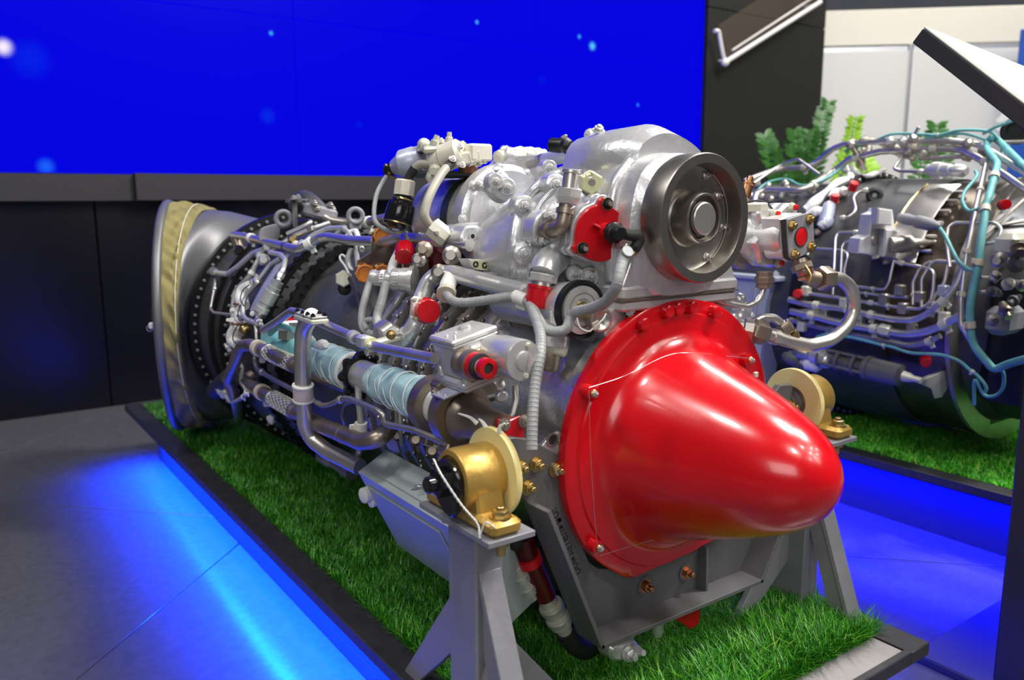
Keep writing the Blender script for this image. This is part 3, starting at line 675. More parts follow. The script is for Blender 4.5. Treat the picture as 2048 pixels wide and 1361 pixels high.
for k in range(6): bolt(Vector((AX+.024*math.cos(-1.2-k*.2), .709, FZ+.024*math.sin(-1.2-k*.2))), -Yv, .0016, fl, 'black_metal', 'screw')
# mounting pad below the gearbox with its row of bolts
mz = .702
pad = obj('mounting_pad', MB().box((AX+.005, .80, mz), (.212, .13, .016), bev=.003), 'cast_silver', ENG)
obj('gasket', MB().box((AX+.005, .80, mz-.0088), (.214, .131, .0016)), 'bronze_steel', pad)
obj('lower_pad', MB().box((AX+.005, .80, mz-.0165), (.210, .128, .013), bev=.003), 'cast_silver', pad)
for k in range(6): bolt((AX-.082+k*.036, .744, mz-.0235), -Zv, .0048, pad, 'silver_satin', 'bolt')
obj('pad_neck', MB().rings([sec(.752, [(AX-.10, mz-.02), (AX-.105, .64), (AX, .62), (AX+.105, .64), (AX+.10, mz-.02)], 24), sec(.86, [(AX-.10, mz-.02), (AX-.105, .64), (AX, .62), (AX+.105, .64), (AX+.10, mz-.02)], 24)]), 'cast_silver', pad)
for s_ in (-1, 1): obj('corner_web', MB().prism([(AX+.005+s_*.104, .74, mz+.008), (AX+.005+s_*.06, .74, mz+.008), (AX+.005+s_*.085, .74, mz+.05)], (0, .012, 0), .001), 'cast_silver', pad)

# ------------------------------------------------------------ gearbox fittings
def flat_lug(name, m, pts, d, par, bev=.001): return obj(name, MB().prism(pts, d, bev), m, par)
def pts_at(ps, **k): return [P(x, y, **k) for x, y in ps]
def on_gb(name, m, px_pts, lift, depth, smooth=0, bev=.0015, par=None, tree=None):   # pad cast onto the housing where the photograph shows it
    xs_ = [q[0] for q in px_pts]; ys_ = [q[1] for q in px_pts]
    c = S(tree or GT, sum(xs_)/len(xs_), sum(ys_)/len(ys_), lift, 1.0)
    L = pts_at(px_pts, Y=c.y)
    if smooth: L = catmull(L, smooth, True)
    return obj(name, MB().prism(L, (0, depth, 0), bev), m, par or gb), c.y
lug, ly = on_gb('mount_lug', 'cast_silver', [(936, 452), (963, 455), (967, 485), (950, 502), (934, 500), (922, 484), (926, 465)], .006, .06, 3, .003)
h = P(944, 473, Y=ly-.0005); obj('bolt_hole', MB().ring(h, -Yv, .0052, .0035, .002, 16), 'silver_satin', lug); obj('hole_bore', MB().cyl(h+Yv*.001, h-Yv*.0006, .0035, n=12), 'rubber', lug)
obj('dowel_boss', MB().lathe(P(930, 470, Y=ly+.03), Vector((-.75, .65, .02)), [(-.02, .019), (.012, .0165), (.024, .012), (.030, .006)], 20), 'cast_silver', lug)
pg, ly = on_gb('port_block', 'cast_silver', [(938, 519), (967, 520), (982, 532), (980, 543), (949, 540)], .014, .03)
flat_lug('sealing_face', 'pale_green', pts_at([(939, 520), (967, 521), (981, 532), (979, 542), (950, 539)], Y=ly-.0002), (0, -.0012, 0), pg, 0)
for (x, y) in ((951, 529), (969, 531)): obj('port', MB().ring(P(x, y, Y=ly-.0013), -Yv, .0045, .0022, .001, 14), 'rubber', pg)
cl, ly = on_gb('clevis_lug', 'stand_paint', [(974, 552), (984, 545), (1000, 549), (1014, 549), (1012, 553), (1000, 556), (990, 566), (979, 566)], .008, .02, 3, .002)
obj('bush', MB().ring(P(981, 558, Y=ly-.001), -Yv, .006, .0035, .002, 16), 'silver_satin', cl)
obj('lug_web', MB().prism(pts_at([(950, 548), (958, 540), (968, 548), (966, 570), (954, 566)], Y=ly+.03), (0, .02, 0), .002), 'cast_silver', cl)
for (x, y, r) in ((1050, 412, .0058), (1049, 507, .0058), (1113, 369, .0058), (1015, 374, .005), (1150, 548, .0045), (1182, 553, .005), (1100, 335, .0045), (992, 362, .0045)):
    q = S(GT, x+6, y+1, -.004, .95); p = S(GT, x, y, .014, .93); ax_ = (Vector((-.45, -.85, .05))).normalized(); q = p-ax_*.03
    bo = obj('bolt_boss', MB().lathe(q, ax_, [(0, r*3.2), (.014, r*2.7), (.025, r*2.45), (.026, r*2.2)], 24), 'cast_silver', gb); bolt(p-ax_*.004, ax_, r, bo, 'silver_satin', 'stud')
def rib(pp, r, lift=0):
    return obj('cast_rib', MB().sweep(catmull([S(GT, x, y, lift, .9) for x, y in pp], 5), r, 10), 'cast_silver', gb)
rib([(1030, 575), (1027, 520), (1030, 460), (1045, 410), (1078, 370), (1120, 345), (1160, 330)], .007)
rib([(1062, 560), (1060, 500), (1064, 450), (1080, 412), (1105, 385), (1135, 372)], .005)
rib([(1225, 560), (1222, 500), (1222, 430), (1232, 370), (1262, 325)], .009)
# round elbow flange, elbow, union and blanking tube
ef = flat_lug('elbow_flange', 'silver_satin', catmull(pts_at([(1077, 432), (1092, 420), (1106, 428), (1108, 452), (1098, 485), (1082, 492), (1068, 480), (1068, 450)], Y=.845), 4, True), (.004, .03, 0), gb, .002)
for (x, y) in ((1096, 432), (1087, 481)): bolt(P(x, y, Y=.843), -Yv, .0052, ef, 'silver_satin', 'stud')
el = tube('elbow', 'bronze_steel', gb, [(1088, 459, .84), (1104, 458, .82), (1124, 456, .80), (1129, 432, .80), (1133, 410, .80)], .0095, 'Y', bend=.016)
band(el, .25, .0125, .006, 'bronze_steel', 'collar', False); band(el, .88, .0118, .006, 'bronze_steel', 'collar', False)
a_, b_ = P(1134, 408, Y=.80), P(1137, 384, Y=.80); u_ = (b_-a_).normalized()
obj('union_nut', MB().lathe(a_, u_, [(0, .0135), (.0075, .0165), (.0085, .0165), (.0175, .0165), (.0185, .0135)], 6), 'silver_satin', el)
mb = MB().cyl(b_-u_*.002, b_+u_*.0245, .0095, n=24); mb.lathe(b_+u_*.022, u_, [(0, .0095), (.001, .0115), (.004, .0115), (.005, .0095), (.0052, .007)], 24); obj('blanking_tube', mb, 'steel', el)
hx_ = obj('hex_sensor', MB().hexa(P(1178, 364, Y=.82), P(1181, 366, Y=.80)-P(1172, 362, Y=.82), .0155, .016), 'pale_green', gb)
obj('sensor_pin', MB().cyl(P(1183, 365, Y=.80), P(1184.5, 365.5, Y=.795), .0045, n=14), 'steel_dull', hx_)
for (x, y) in ((1160, 346), (1178, 350)): obj('wire_loop', MB().torus(P(x, y, Y=.80), -Yv, .0035, .0007, 14, 5, 1, 1.5), 'steel', hx_)
obj('lockwire', MB().sweep(catmull([P(1110, 440, Y=.83), P(1125, 428, Y=.80), P(1148, 414, Y=.79), P(1155, 409, Y=.80)], 6), .0009, 5), 'steel', el)

# red blanking cover on its pump pad, with a plug and cable
rn = Vector((-.30, -.95, 0)).normalized(); rc = P(1196, 463, Y=.775); ru, rv, _ = basis(rn)
def disc(ps, par, nm, m, off, thk, n=48, bev=.0012):
    L = [rc+rn*off+(P(x, y, Y=.775)-rc - rn*((P(x, y, Y=.775)-rc).dot(rn))*0) for x, y in ps]
    L = [q - rn*((q-rc).dot(rn)-off) for q in L]
    return obj(nm, MB().prism(L, -rn*thk, bev), m, par)
out = []
for x, y in [(500, 578), (530, 590), (548, 640), (600, 690), (632, 760), (630, 840), (600, 920), (612, 950), (590, 968), (540, 1005), (480, 1025), (420, 1012), (360, 975), (325, 968), (308, 930), (325, 900), (330, 810), (350, 730), (400, 660), (455, 630), (470, 595)]: out.append((1060+x/3.49, 230+y/3.49))
rcv = disc(catmull([Vector((x, y, 0)) for x, y in out], 3, True) and [(v.x, v.y) for v in catmull([Vector((x, y, 0)) for x, y in out], 3, True)], ENG, 'blanking_cover', 'red_plastic', .006, .006)
big = [(1196+(x-1196)*1.09, 463+(y-463)*1.07) for x, y in out]
for off, thk, g in ((-.001, .006, 1.09), (-.008, .010, 1.02), (-.019, .016, 1.12), (-.036, .03, .98)):
    o2 = [(v.x, v.y) for v in catmull([Vector((1196+(x-1196)*g, 463+(y-463)*g, 0)) for x, y in out], 2, True)]
    disc(o2, rcv, 'pump_pad', 'cast_silver', off, thk)
obj('pump_body', MB().lathe(rc-rn*.03, -rn, [(0, .026), (.03, .024), (.07, .03), (.09, .03)], 28), 'cast_silver', rcv)
for (x, y) in ((1208, 408), (1165, 497), (1240, 501)):
    p = P(x, y, Y=.775); p = p-rn*((p-rc).dot(rn)-.007); obj('washer', MB().ring(p, rn, .0078, .003, .0012, 20), 'brass', rcv); bolt(p+rn*.0012, rn, .0048, rcv, 'black_metal', 'bolt'); obj('bolt_end', MB().cyl(p+rn*.008, p+rn*.012, .0028, n=12), 'steel', rcv)
bp_ = rc+rn*.006-ru*.001+(P(1206, 462, Y=.77)-P(1196, 463, Y=.77)); bo = obj('cover_boss', MB().lathe(bp_, rn, [(0, .0125), (.004, .011), (.022, .0095), (.024, .0085)], 24), 'red_plastic', rcv)
for k in (2.6, 3.9, .5): d = ru*math.sin(k)+rv*math.cos(k); obj('boss_rib', MB().box(bp_+rn*.004+d*.013, (.014, .003, .009), (d, rn.cross(d), rn), .0008), 'red_plastic', rcv)
c1 = bp_+rn*.022; pl = obj('cable_plug', MB().lathe(c1, rn, [(0, .0105), (.001, .0125), (.006, .0125), (.007, .0115), (.011, .0115), (.012, .009), (.022, .0085), (.024, .007)], 20), 'black_metal', rcv)
for k in range(9): a = k*.7; d = ru*math.cos(a)+rv*math.sin(a); obj('grip_rib', MB().box(c1+rn*.0035+d*.0125, (.0015, .003, .005), (d, rn.cross(d), rn)), 'black_metal', pl)
tube('plug_elbow', 'rubber', rcv, [(1248, 468, .735), (1266, 472, .725), (1276, 470, .722), (1279, 480, .722), (1272, 494, .724), (1262, 505, .73)], .0068, 'Y', bend=.012)
p = P(1258, 499, Y=.722); obj('clamp_yoke', MB().box(p, (.022, .008, .007), bev=.0015), 'black_metal', rcv); bolt(P(1252, 493, Y=.717), -Yv, .003, rcv, 'steel_dull', 'screw'); bolt(P(1268, 508, Y=.717), -Yv, .003, rcv, 'brass', 'screw')

# elbow port under the pump with a red cap
ep = tube('oil_port', 'cast_silver', gb, [(1125, 505, .86), (1105, 520, .835), (1092, 535, .825), (1086, 552, .82)], .019, 'Y', bend=.03, n=20, rf=lambda t: 1.15-.15*t)
a_ = P(1086, 548, Y=.82); u_ = (P(1078, 590, Y=.82)-a_).normalized()
obj('hex_collar', MB().lathe(a_, u_, [(0, .018), (.0015, .0195), (.009, .0195), (.0105, .018)], 8), 'silver_satin', ep)
obj('thread_neck', MB().cyl(a_+u_*.010, a_+u_*.018, .0135, n=20), 'steel', ep)
def red_cap(name, p, ax, r, L, par, m='red_plastic', flat=10):
    c = obj(name, MB().lathe(p, ax, [(0, r*.8), (0, r*1.07), (L*.13, r*1.07), (L*.14, r), (L*.96, r*.95), (L, r*.9), (L*1.01, r*.2)], 32), m, par)
    u, v, w_ = basis(ax); mb = MB()
    for k in range(flat): a = 2*PI*k/flat; d = u*math.cos(a)+v*math.sin(a); mb.box(Vector(p)+w_*L*.55+d*r*.985, (r*.06, r*.22, L*.8), (d, w_.cross(d), w_), r*.02)
    if flat: obj('cap_grips', mb, m, c)
    return c
red_cap('red_cap', a_+u_*.0155, u_, .0158, .028, ep)
tube('lockwire', 'dark_green', ep, [(1088, 490, .84), (1078, 515, .835), (1066, 530, .83), (1058, 552, .82)], .0009, 'Y', n=5)

# filter bowl and thermostat body on the left of the intake casing
fc = P(1160, 620, Y=.775); fb = obj('filter_body', MB().lathe((fc.x, 0, fc.z), Yv, [(.772, .012), (.772, .030), (.782, .0345), (.79, .0345), (.80, .032), (.93, .0315), (.935, .029), (.936, .001)], 40), 'cast_silver', ENG)
obj('dark_rim', MB().ring((fc.x, .771, fc.z), Yv, .0372, .032, .009, 40), 'black_metal', fb)
for r0, r1, m_ in ((.030, .022, 'silver_satin'), (.020, .015, 'silver_satin'), (.011, .002, 'brass')): obj('bowl_ring', MB().ring((fc.x, .769, fc.z), Yv, r0, r1, .005, 36), m_, fb)
fq = P(1200, 640, Y=.752); fr_ = obj('drain_ring', MB().lathe(fq+Vector((.006, .03, 0)), Vector((-.15, -1, 0)), [(0, .014), (.028, .014), (.030, .0155), (.032, .0155), (.0325, .013), (.031, .012), (.027, .003)], 28), 'steel_dull', ENG)
obj('tag_plate', MB().box(P(1192, 651, Y=.747), (.011, .002, .010), (Vector((.9, 0, .3)).normalized(), Yv, Vector((-.3, 0, .9)).normalized()), .0006), 'pale_fitting', fr_)
tube('lockwire', 'white_nylon', fr_, [(1153, 634, .76), (1160, 655, .755), (1178, 663, .75), (1188, 655, .747), (1205, 640, .747), (1212, 628, .75)], .0011, 'Y', n=5, smooth=True)
obj('hex_cap', MB().hexa(P(1120, 635, Y=.79), Vector((-.6, -.6, .1)), .014, .014), 'silver_satin', fb)
neck = tube('filter_neck', 'cast_silver', fb, [(1110, 640, .80), (1108, 668, .80), (1106, 690, .80)], .021, 'Y', n=20)
a_ = P(1110, 684, Y=.80); u_ = (P(1096, 735, Y=.80)-a_).normalized(); obj('hex_nut', MB().hexa(a_, u_, .0195, .016, ch=.2), 'pale_fitting', neck); obj('drain_plug', MB().lathe(a_+u_*.014, u_, [(0, .0135), (.02, .013), (.024, .010)], 18), 'bronze_steel', neck)
obj('side_pipe', MB().sweep(fillet(path([(975, 665, .97), (992, 630, .955), (1010, 622, .945), (1045, 632, .93)], 'Y'), .03), .0105, 14), 'steel', fb)
obj('hose_clip', MB().ring(P(1024, 627, Y=.938), Vector((.3, -1, -.05)), .0135, .008, .016, 24), 'black_metal', fb)
obj('hose_socket', MB().lathe(P(1030, 629, Y=.935), Vector((.4, -1, -.08)), [(0, .0145), (.02, .0155), (.03, .012)], 20), 'bronze_steel', fb)

# ------------------------------------------------------------ starter behind the gearbox
SX, SZ_ = .735, .785
st = obj('starter', MB().lathe((SX, 0, SZ_), Yv, [(1.065, .02), (1.065, .062), (1.115, .0635), (1.118, .0655), (1.15, .066), (1.155, .064), (1.205, .0645), (1.21, .067), (1.236, .066), (1.245, .058), (1.247, .002)], 56), 'cast_silver', ENG)
obj('black_band', MB().ring((SX, 1.118, SZ_), Yv, .0672, .064, .019, 56), 'dark_green', st)
sf = obj('starter_flange', MB().lathe((SX+.002, 0, SZ_), Yv, [(1.04, .03), (1.04, .074), (1.046, .078), (1.05, .084), (1.064, .0855), (1.07, .0855), (1.074, .078), (1.074, .03)], 56), 'cast_silver', st)
for a in (20, 62, 100, 140, 178, 215): bolt((SX+.080*math.cos(math.radians(a)), 1.049, SZ_+.080*math.sin(math.radians(a))), -Yv, .0055, sf, 'silver_satin', 'bolt')
pp = P(1000, 372, Y=1.03); obj('breather_boss', MB().lathe(pp+Vector((.02, .045, -.02)), Vector((-.55, -1, .55)), [(0, .026), (.05, .020), (.056, .017), (.062, .018), (.066, .013)], 24), 'cast_silver', st)
bolt(P(994, 346, Y=1.02), Vector((-.5, -.6, .6)), .0075, st, 'silver_satin', 'bolt'); bolt(P(960, 370, Y=1.04), Vector((-.7, -.6, .3)), .0058, st, 'silver_satin', 'bolt')
for (x, y, r, L_, ax_) in ((852, 300, .006, .03, (1, -.2, .1)), (866, 296, .007, .02, (.3, -.2, 1)), (898, 288, .006, .018, (0, -.1, 1)), (872, 340, .010, .03, (-.6, -.8, -.1)), (862, 352, .008, .02, (-.5, -.8, -.3)), (944, 326, .006, .02, (.2, -.9, 0)), (912, 302, .005, .03, (1, -.3, .1)), (936, 300, .006, .02, (1, -.3, .2))):
    obj('valve_fitting', MB().lathe(P(x, y, Y=1.12), Vector(ax_), [(-.004, r*.7), (0, r), (L_*.55, r), (L_*.6, r*.7), (L_, r*.6)], 8), 'pale_fitting', st)
obj('black_cone', MB().lathe((SX+.004, 1.235, SZ_-.004), Yv, [(0, .066), (.02, .062), (.05, .045)], 40), 'black_gloss', st)
# valve group on the starter
vg = obj('valve_block', MB().box(P(905, 318, Y=1.16), (.075, .07, .026), bev=.004), 'cream_paint', st)
obj('valve_base', MB().box(P(890, 350, Y=1.16), (.075, .075, .010), bev=.003), 'dark_green', vg)
obj('valve_plate', MB().box(P(868, 312, Y=1.18), (.035, .05, .032), bev=.003), 'stand_paint', vg)
obj('top_cover', MB().box(P(893, 300, Y=1.17), (.05, .05, .012), bev=.003), 'cream_paint', vg)
for (x, y) in ((880, 296), (906, 298), (892, 305), (882, 286), (925, 292)): bolt(P(x, y, Y=1.15), Zv, .0055, vg, 'cream_paint', 'bolt')
obj('banjo', MB().sweep(fillet(path([(838, 294, 1.18), (850, 296, 1.18), (868, 294, 1.18)], 'Y'), .02), .007, 12), 'pale_fitting', vg)
obj('banjo_end', MB().ball(P(848, 290, Y=1.18), .011), 'pale_fitting', vg)
sol = obj('solenoid', MB().lathe(P(846, 318, Y=1.19), P(805, 330, Y=1.22)-P(846, 318, Y=1.19), [(0, .022), (.012, .0225), (.014, .024), (.036, .024), (.042, .018), (.055, .012), (.058, .008)], 32), 'lavender', st)
obj('plug_body', MB().lathe(P(806, 326, Y=1.22), P(776, 342, Y=1.24)-P(806, 326, Y=1.22), [(0, .012), (.012, .014), (.018, .011), (.032, .010), (.036, .006)], 18), 'black_metal', sol)
mb = MB(); mb.cyl(P(769, 330, Y=1.235), P(786, 340, Y=1.235), .003, n=8); mb.cyl(P(774, 346, Y=1.235), P(790, 356, Y=1.235), .003, n=8); mb.box(P(780, 342, Y=1.235), (.012, .012, .012), bev=.002); obj('cable_clamp', mb, 'brass', sol)
vb = obj('valve_body', MB().lathe(P(864, 327, Y=1.13), P(905, 310, Y=1.10)-P(864, 327, Y=1.13), [(0, .016), (.003, .018), (.018, .018), (.022, .022), (.05, .021), (.055, .016)], 10), 'cream_paint', st)
obj('relay_box', MB().box(P(925, 316, Y=1.10), (.045, .05, .02), (Vector((.94, -.2, .2)).normalized(), Vector((.2, .97, .05)).normalized(), Vector((-.2, 0, 1)).normalized()), .003), 'cream_paint', st)
obj('relay_lid', MB().box(P(952, 306, Y=1.09), (.04, .035, .026), bev=.003), 'cream_paint', st)
obj('relay_cap', MB().box(P(963, 298, Y=1.09), (.024, .02, .008), bev=.002), 'silver_satin', st)
obj('union_hex', MB().hexa(P(933, 318, Y=1.085), P(950, 312, Y=1.085)-P(933, 318, Y=1.085), .0125, .016), 'cream_paint', st)
for (x, y) in ((921, 294), (968, 322), (958, 322), (905, 318), (924, 330), (948, 296)): bolt(P(x, y, Y=1.08), Vector((-.2, -.7, .5)), .004, st, 'steel', 'bolt')
obj('pink_plug', MB().lathe(P(936, 344, Y=1.13), Vector((0, -.2, 1)), [(0, .016), (.010, .015), (.014, .010)], 20), 'copper', st)
L1 = tube('beige_hose', 'beige_tube', st, [(862, 328, 1.12), (838, 330, 1.14), (824, 345, 1.15), (812, 370, 1.16), (806, 385, 1.17)], .0065, 'Y', smooth=True)
band(L1, .55, .0069, .024, 'rubber', 'dark_sleeve', False)
L2 = tube('beige_hose', 'beige_tube', st, [(928, 315, 1.085), (908, 323, 1.09), (885, 345, 1.075), (862, 385, 1.06), (850, 420, 1.055), (852, 440, 1.055), (868, 460, 1.06)], .0068, 'Y', smooth=True)
band(L2, .18, .0072, .024, 'rubber', 'dark_sleeve', False)
obj('pipe_joint', MB().hexa(P(864, 455, Y=1.06), P(880, 466, Y=1.05)-P(862, 452, Y=1.06), .016, .03, 8), 'cream_paint', L2)
bolt(P(872, 466, Y=1.04), -Yv, .004, L2, 'steel_dull', 'screw')
bl = obj('igniter_bottle', MB().lathe(P(808, 392, Y=1.16), P(797, 438, Y=1.16)-P(808, 392, Y=1.16), [(-.0, .0125), (.006, .0165), (.012, .017), (.014, .021), (.018, .022), (.044, .023), (.048, .021), (.052, .012)], 36), 'black_gloss', ENG)
for t_, m_ in ((.005, 'brass'), (.043, 'brass')): obj('brass_ring', MB().ring(P(808, 392, Y=1.16)+(P(797, 438, Y=1.16)-P(808, 392, Y=1.16)).normalized()*t_, P(797, 438, Y=1.16)-P(808, 392, Y=1.16), .0172 if t_ < .01 else .0234, .014, .0022, 32), m_, bl)
obj('bottle_nut', MB().hexa(P(807, 391, Y=1.16), P(810, 366, Y=1.16)-P(807, 391, Y=1.16), .0165, .024, 8, ch=.1), 'cream_paint', bl)
cb = tube('thin_cable', 'hose_grey', ENG, [(775, 350, 1.24), (765, 365, 1.23), (753, 390, 1.22), (748, 425, 1.21), (753, 447, 1.20), (775, 461, 1.18), (796, 466, 1.16), (806, 462, 1.16)], .0038, 'Y', smooth=True, n=8)
# far side details peeping over the top
rnf = random.Random(2)
for (x, y, r, L_, m_) in ((1000, 318, .013, .03, 'cream_paint'), (1012, 310, .016, .025, 'silver_satin'), (1030, 313, .014, .04, 'cream_paint'), (1050, 310, .012, .035, 'silver_satin'), (1068, 312, .013, .03, 'cream_paint'), (1086, 316, .010, .03, 'silver_satin'), (1040, 304, .008, .02, 'pale_fitting'), (1008, 302, .007, .015, 'silver_satin'), (1060, 303, .008, .02, 'pale_fitting')):
    ax_ = Vector((1, rnf.uniform(-.6, .3), rnf.uniform(-.3, .4))); obj('far_fitting', MB().lathe(P(x-6, y, Y=1.19), ax_, [(0, r*.6), (.004, r), (L_*.6, r), (L_*.62, r*.75), (L_, r*.7)], 10), m_, st)
fq_ = P(1045, 318, Y=1.19); obj('far_base', MB().rings([sec(1.17, [(fq_.x-.05, fq_.z-.03), (fq_.x-.04, fq_.z), (fq_.x+.05, fq_.z), (fq_.x+.05, fq_.z-.05), (fq_.x-.02, fq_.z-.10)], 20), sec(1.22, [(fq_.x-.05, fq_.z-.03), (fq_.x-.04, fq_.z), (fq_.x+.05, fq_.z), (fq_.x+.05, fq_.z-.05), (fq_.x-.02, fq_.z-.10)], 20)]), 'cast_silver', st)
obj('far_bracket', MB().prism(pts_at([(1010, 322), (1060, 300), (1076, 306), (1030, 330)], Y=1.2), (0, .008, 0), .001), 'pale_fitting', st)
tube('top_pipe', 'steel_dull', ENG, [(1060, 328, 1.15), (1085, 318, 1.08), (1130, 309, 1.0), (1185, 303, .93)], .009, 'Y'); tube('top_hose', 'lavender', ENG, [(1092, 320, 1.06), (1130, 312, 1.0), (1180, 305, .94)], .0115, 'Y')
ts = obj('top_sensor', MB().lathe(P(1101, 290, Y=.97), P(1125, 292, Y=.95)-P(1101, 290, Y=.97), [(0, .008), (.002, .0105), (.018, .0105), (.022, .009), (.03, .012), (.036, .008)], 20), 'black_metal', gb)
tube('sensor_lead', 'white_nylon', ts, [(1122, 288, .955), (1140, 293, .94), (1162, 299, .92), (1172, 303, .91)], .0038, 'Y', n=8, smooth=True)
mb = MB(); mb.box(P(1130, 285, Y=.95), (.006, .006, .022), bev=.001); mb.box(P(1128, 275, Y=.95), (.010, .003, .004)); mb.ball(P(1150, 294, Y=.93), .007, n=8, m=5); mb.ball(P(1160, 290, Y=.93), .006, n=8, m=5); obj('sensor_clip', mb, 'steel_dull', ts)
bolt(P(1180, 269, Y=.90), Vector((-.8, -.4, .3)), .006, gb, 'cast_silver', 'bolt'); bolt(P(1197, 262, Y=.86), Vector((-.2, -.5, .9)), .006, gb, 'cast_silver', 'bolt')

# ------------------------------------------------------------ wrapped bleed-air duct along the left side
DX, DZ = .525, .5525
def dY(x, y): return P(x, y, X=DX).y
dw = empty('x', (0, 0, 0), None, None); bpy.data.objects.remove(dw)
def wrapped(y0, y1, r0, r1, name, seed, m='wrap_blue'):
    rnd = random.Random(seed); ph = [rnd.uniform(0, 6) for _ in range(6)]; rs = []; N = 48; M = 40
    for i in range(M+1):
        s = i/M; y = y0+(y1-y0)*s; r = r0+(r1-r0)*s; r *= (1-.16*(abs(2*s-1)**10))
        rs.append([Vector((DX+math.cos(2*PI*k/N)*rr, y, DZ+math.sin(2*PI*k/N)*rr)) for k in range(N) for rr in [r+.0011*math.sin(3*2*PI*k/N+ph[0]+9*s)+.0009*math.sin(5*2*PI*k/N-14*s+ph[1])+.0007*math.sin(31*s+2*2*PI*k/N+ph[2])]])
    o = obj(name, MB().rings(rs), m, ENG)
    turns = 4.5; L = []
    for i in range(150):
        s = .03+.94*i/149; a = 2*PI*turns*s+ph[3]; r = (r0+(r1-r0)*s)*1.02+.001; L.append(Vector((DX+math.cos(a)*r, y0+(y1-y0)*s, DZ+math.sin(a)*r)))
    obj('lacing', MB().sweep(L, .0009, 5), 'thread', o)
    for q in range(5):
        s0 = .12+.18*q; a0 = PI*.75+q*.25; L = []
        for i in range(10): s = s0+.10*i/9; a = a0+.9*i/9; r = (r0+(r1-r0)*s)*1.02+.0012; L.append(Vector((DX+math.cos(a)*r, y0+(y1-y0)*s, DZ+math.sin(a)*r)))
        obj('stitch', MB().sweep(L, .0007, 5), 'thread', o)
    return o
yb0, yb1 = dY(757, 765), dY(858, 806); ya0, ya1 = dY(640, 715), dY(706, 742)
dA = wrapped(ya0+.02, ya1, .0285, .0295, 'insulated_duct', 3); dB = wrapped(yb0+.01, yb1-.01, .0262, .0295, 'insulated_duct', 8)
sl = obj('steel_sleeve', MB().lathe((DX, 0, DZ), Yv, [(ya1+.03, .02), (ya1+.03, .0225), (ya1-.01, .0235), (yb0, .0235), (yb0-.01, .02)], 36), 'silver_satin', ENG)
yf = dY(724, 748); fo = []
for k in range(96): a = 2*PI*k/96; r = .0325+.0035*math.cos(8*a); fo.append(Vector((DX+r*math.cos(a), yf, DZ+r*math.sin(a))))
df = obj('duct_flange', MB().prism(fo, (0, .012, 0), .002), 'black_gloss', sl)
for k in range(8): a = 2*PI*k/8; bolt((DX+.0335*math.cos(a), yf-.001, DZ+.0335*math.sin(a)), -Yv, .0030, df, 'black_metal', 'stud')
wr = obj('wrap_cuff', MB().torus((DX, ya1+.001, DZ), Yv, .0275, .0035, 40, 8), 'white_wrap', dA)
# teal bag over the left end with white lining, hex cap
tb_ = []
TX = .515
ya = dY(538, 668); yc = dY(622, 700)
for i in range(19):
    s = i/18; y = ya+(yc-ya)*s; r = .027*(1-.55*abs(2*s-1)**6); N = 36
    tb_.append([Vector((TX+.01*(1-s)+math.cos(2*PI*k/N)*rr, y, DZ+.004+math.sin(2*PI*k/N)*rr*.95)) for k in range(N) for rr in [r*(1+.05*math.sin(3*2*PI*k/N+7*s)+.04*math.sin(5*2*PI*k/N-11*s))]])
bag = obj('teal_lagging', MB().rings(tb_), 'teal_cloth', ENG)
for (pp, r) in (([(600, 672), (612, 680), (625, 682)], .010), ([(555, 657), (566, 652), (575, 655)], .008), ([(632, 692), (645, 690), (652, 690)], .008)):
    obj('lining_tuft', MB().sweep(catmull(path([(x, y, .49) for x, y in pp], 'X'), 4), r, 10, rf=lambda t: .6+.5*math.sin(PI*t)), 'white_wrap', bag)
for (pp) in ([(540, 668), (560, 652), (588, 660)], [(600, 690), (604, 672), (618, 668)], [(616, 700), (618, 685), (628, 690)]): obj('teal_fold', MB().sweep(catmull(path([(x, y, .485) for x, y in pp], 'X'), 4), .005, 8), 'teal_cloth', bag)
hp = P(577, 664, X=.505); ho = obj('hex_union', MB().hexa(hp-Zv*.012, Vector((.05, -.05, 1)), .019, .034, ch=.08), 'steel_dull', bag)
obj('red_insert', MB().lathe(hp+Zv*.021, Zv, [(0, .0115), (.003, .011), (.0032, .001)], 24), 'red_plastic', ho)
# clamps, white throat and bronze horn at the front end
def ring_clamp(y, r, w_, par, bolts):
    L = [Vector((DX+r*math.cos(2*PI*k/40), y, DZ+r*math.sin(2*PI*k/40))) for k in range(40)]
    o = obj('pipe_clamp', MB().ring((DX, y, DZ), Yv, r, r*.72, w_, 40), 'bronze_steel', par)
    for a in bolts:
        c = Vector((DX+(r+.006)*math.cos(a), y+w_/2, DZ+(r+.006)*math.sin(a))); t_ = Vector((-math.sin(a), 0, math.cos(a)))
        obj('clamp_ear', MB().box(c, (.02, w_*.9, .014), (Vector((math.cos(a), 0, math.sin(a))), Yv, t_), .002), 'bronze_steel', o)
        bolt(c+t_*.007, t_, .0052, o, 'bronze_steel', 'bolt')
    return o
y1 = dY(866, 812); hz = .038
horn = obj('bleed_horn', MB().lathe((DX+.004, 0, DZ-.003), Yv, [(.765, .018), (.765, .0205), (.80, .021), (.82, .023), (.835, .026), (.842, .031), (.848, .034), (.862, .034), (.862, .02)], 40), 'bronze_steel', ENG)
ring_clamp(.842, .040, .022, horn, (2.2, -2.0)); ring_clamp(y1-.02, .039, .020, horn, (-1.9,))
obj('white_throat', MB().lathe((DX, 0, DZ), Yv, [(.855, .020), (.855, .0265), (y1, .0265), (y1, .02)], 36), 'white_nylon', horn)
tg = [P(896, 817, Y=.87), P(904, 816, Y=.867), P(913, 856, Y=.867), P(905, 862, Y=.87)]
tagp = obj('text_tag', MB().prism(tg, (-.001, -.001, 0)), 'tag_violet', horn)
pl_ = P(1020, 862, Y=.762)
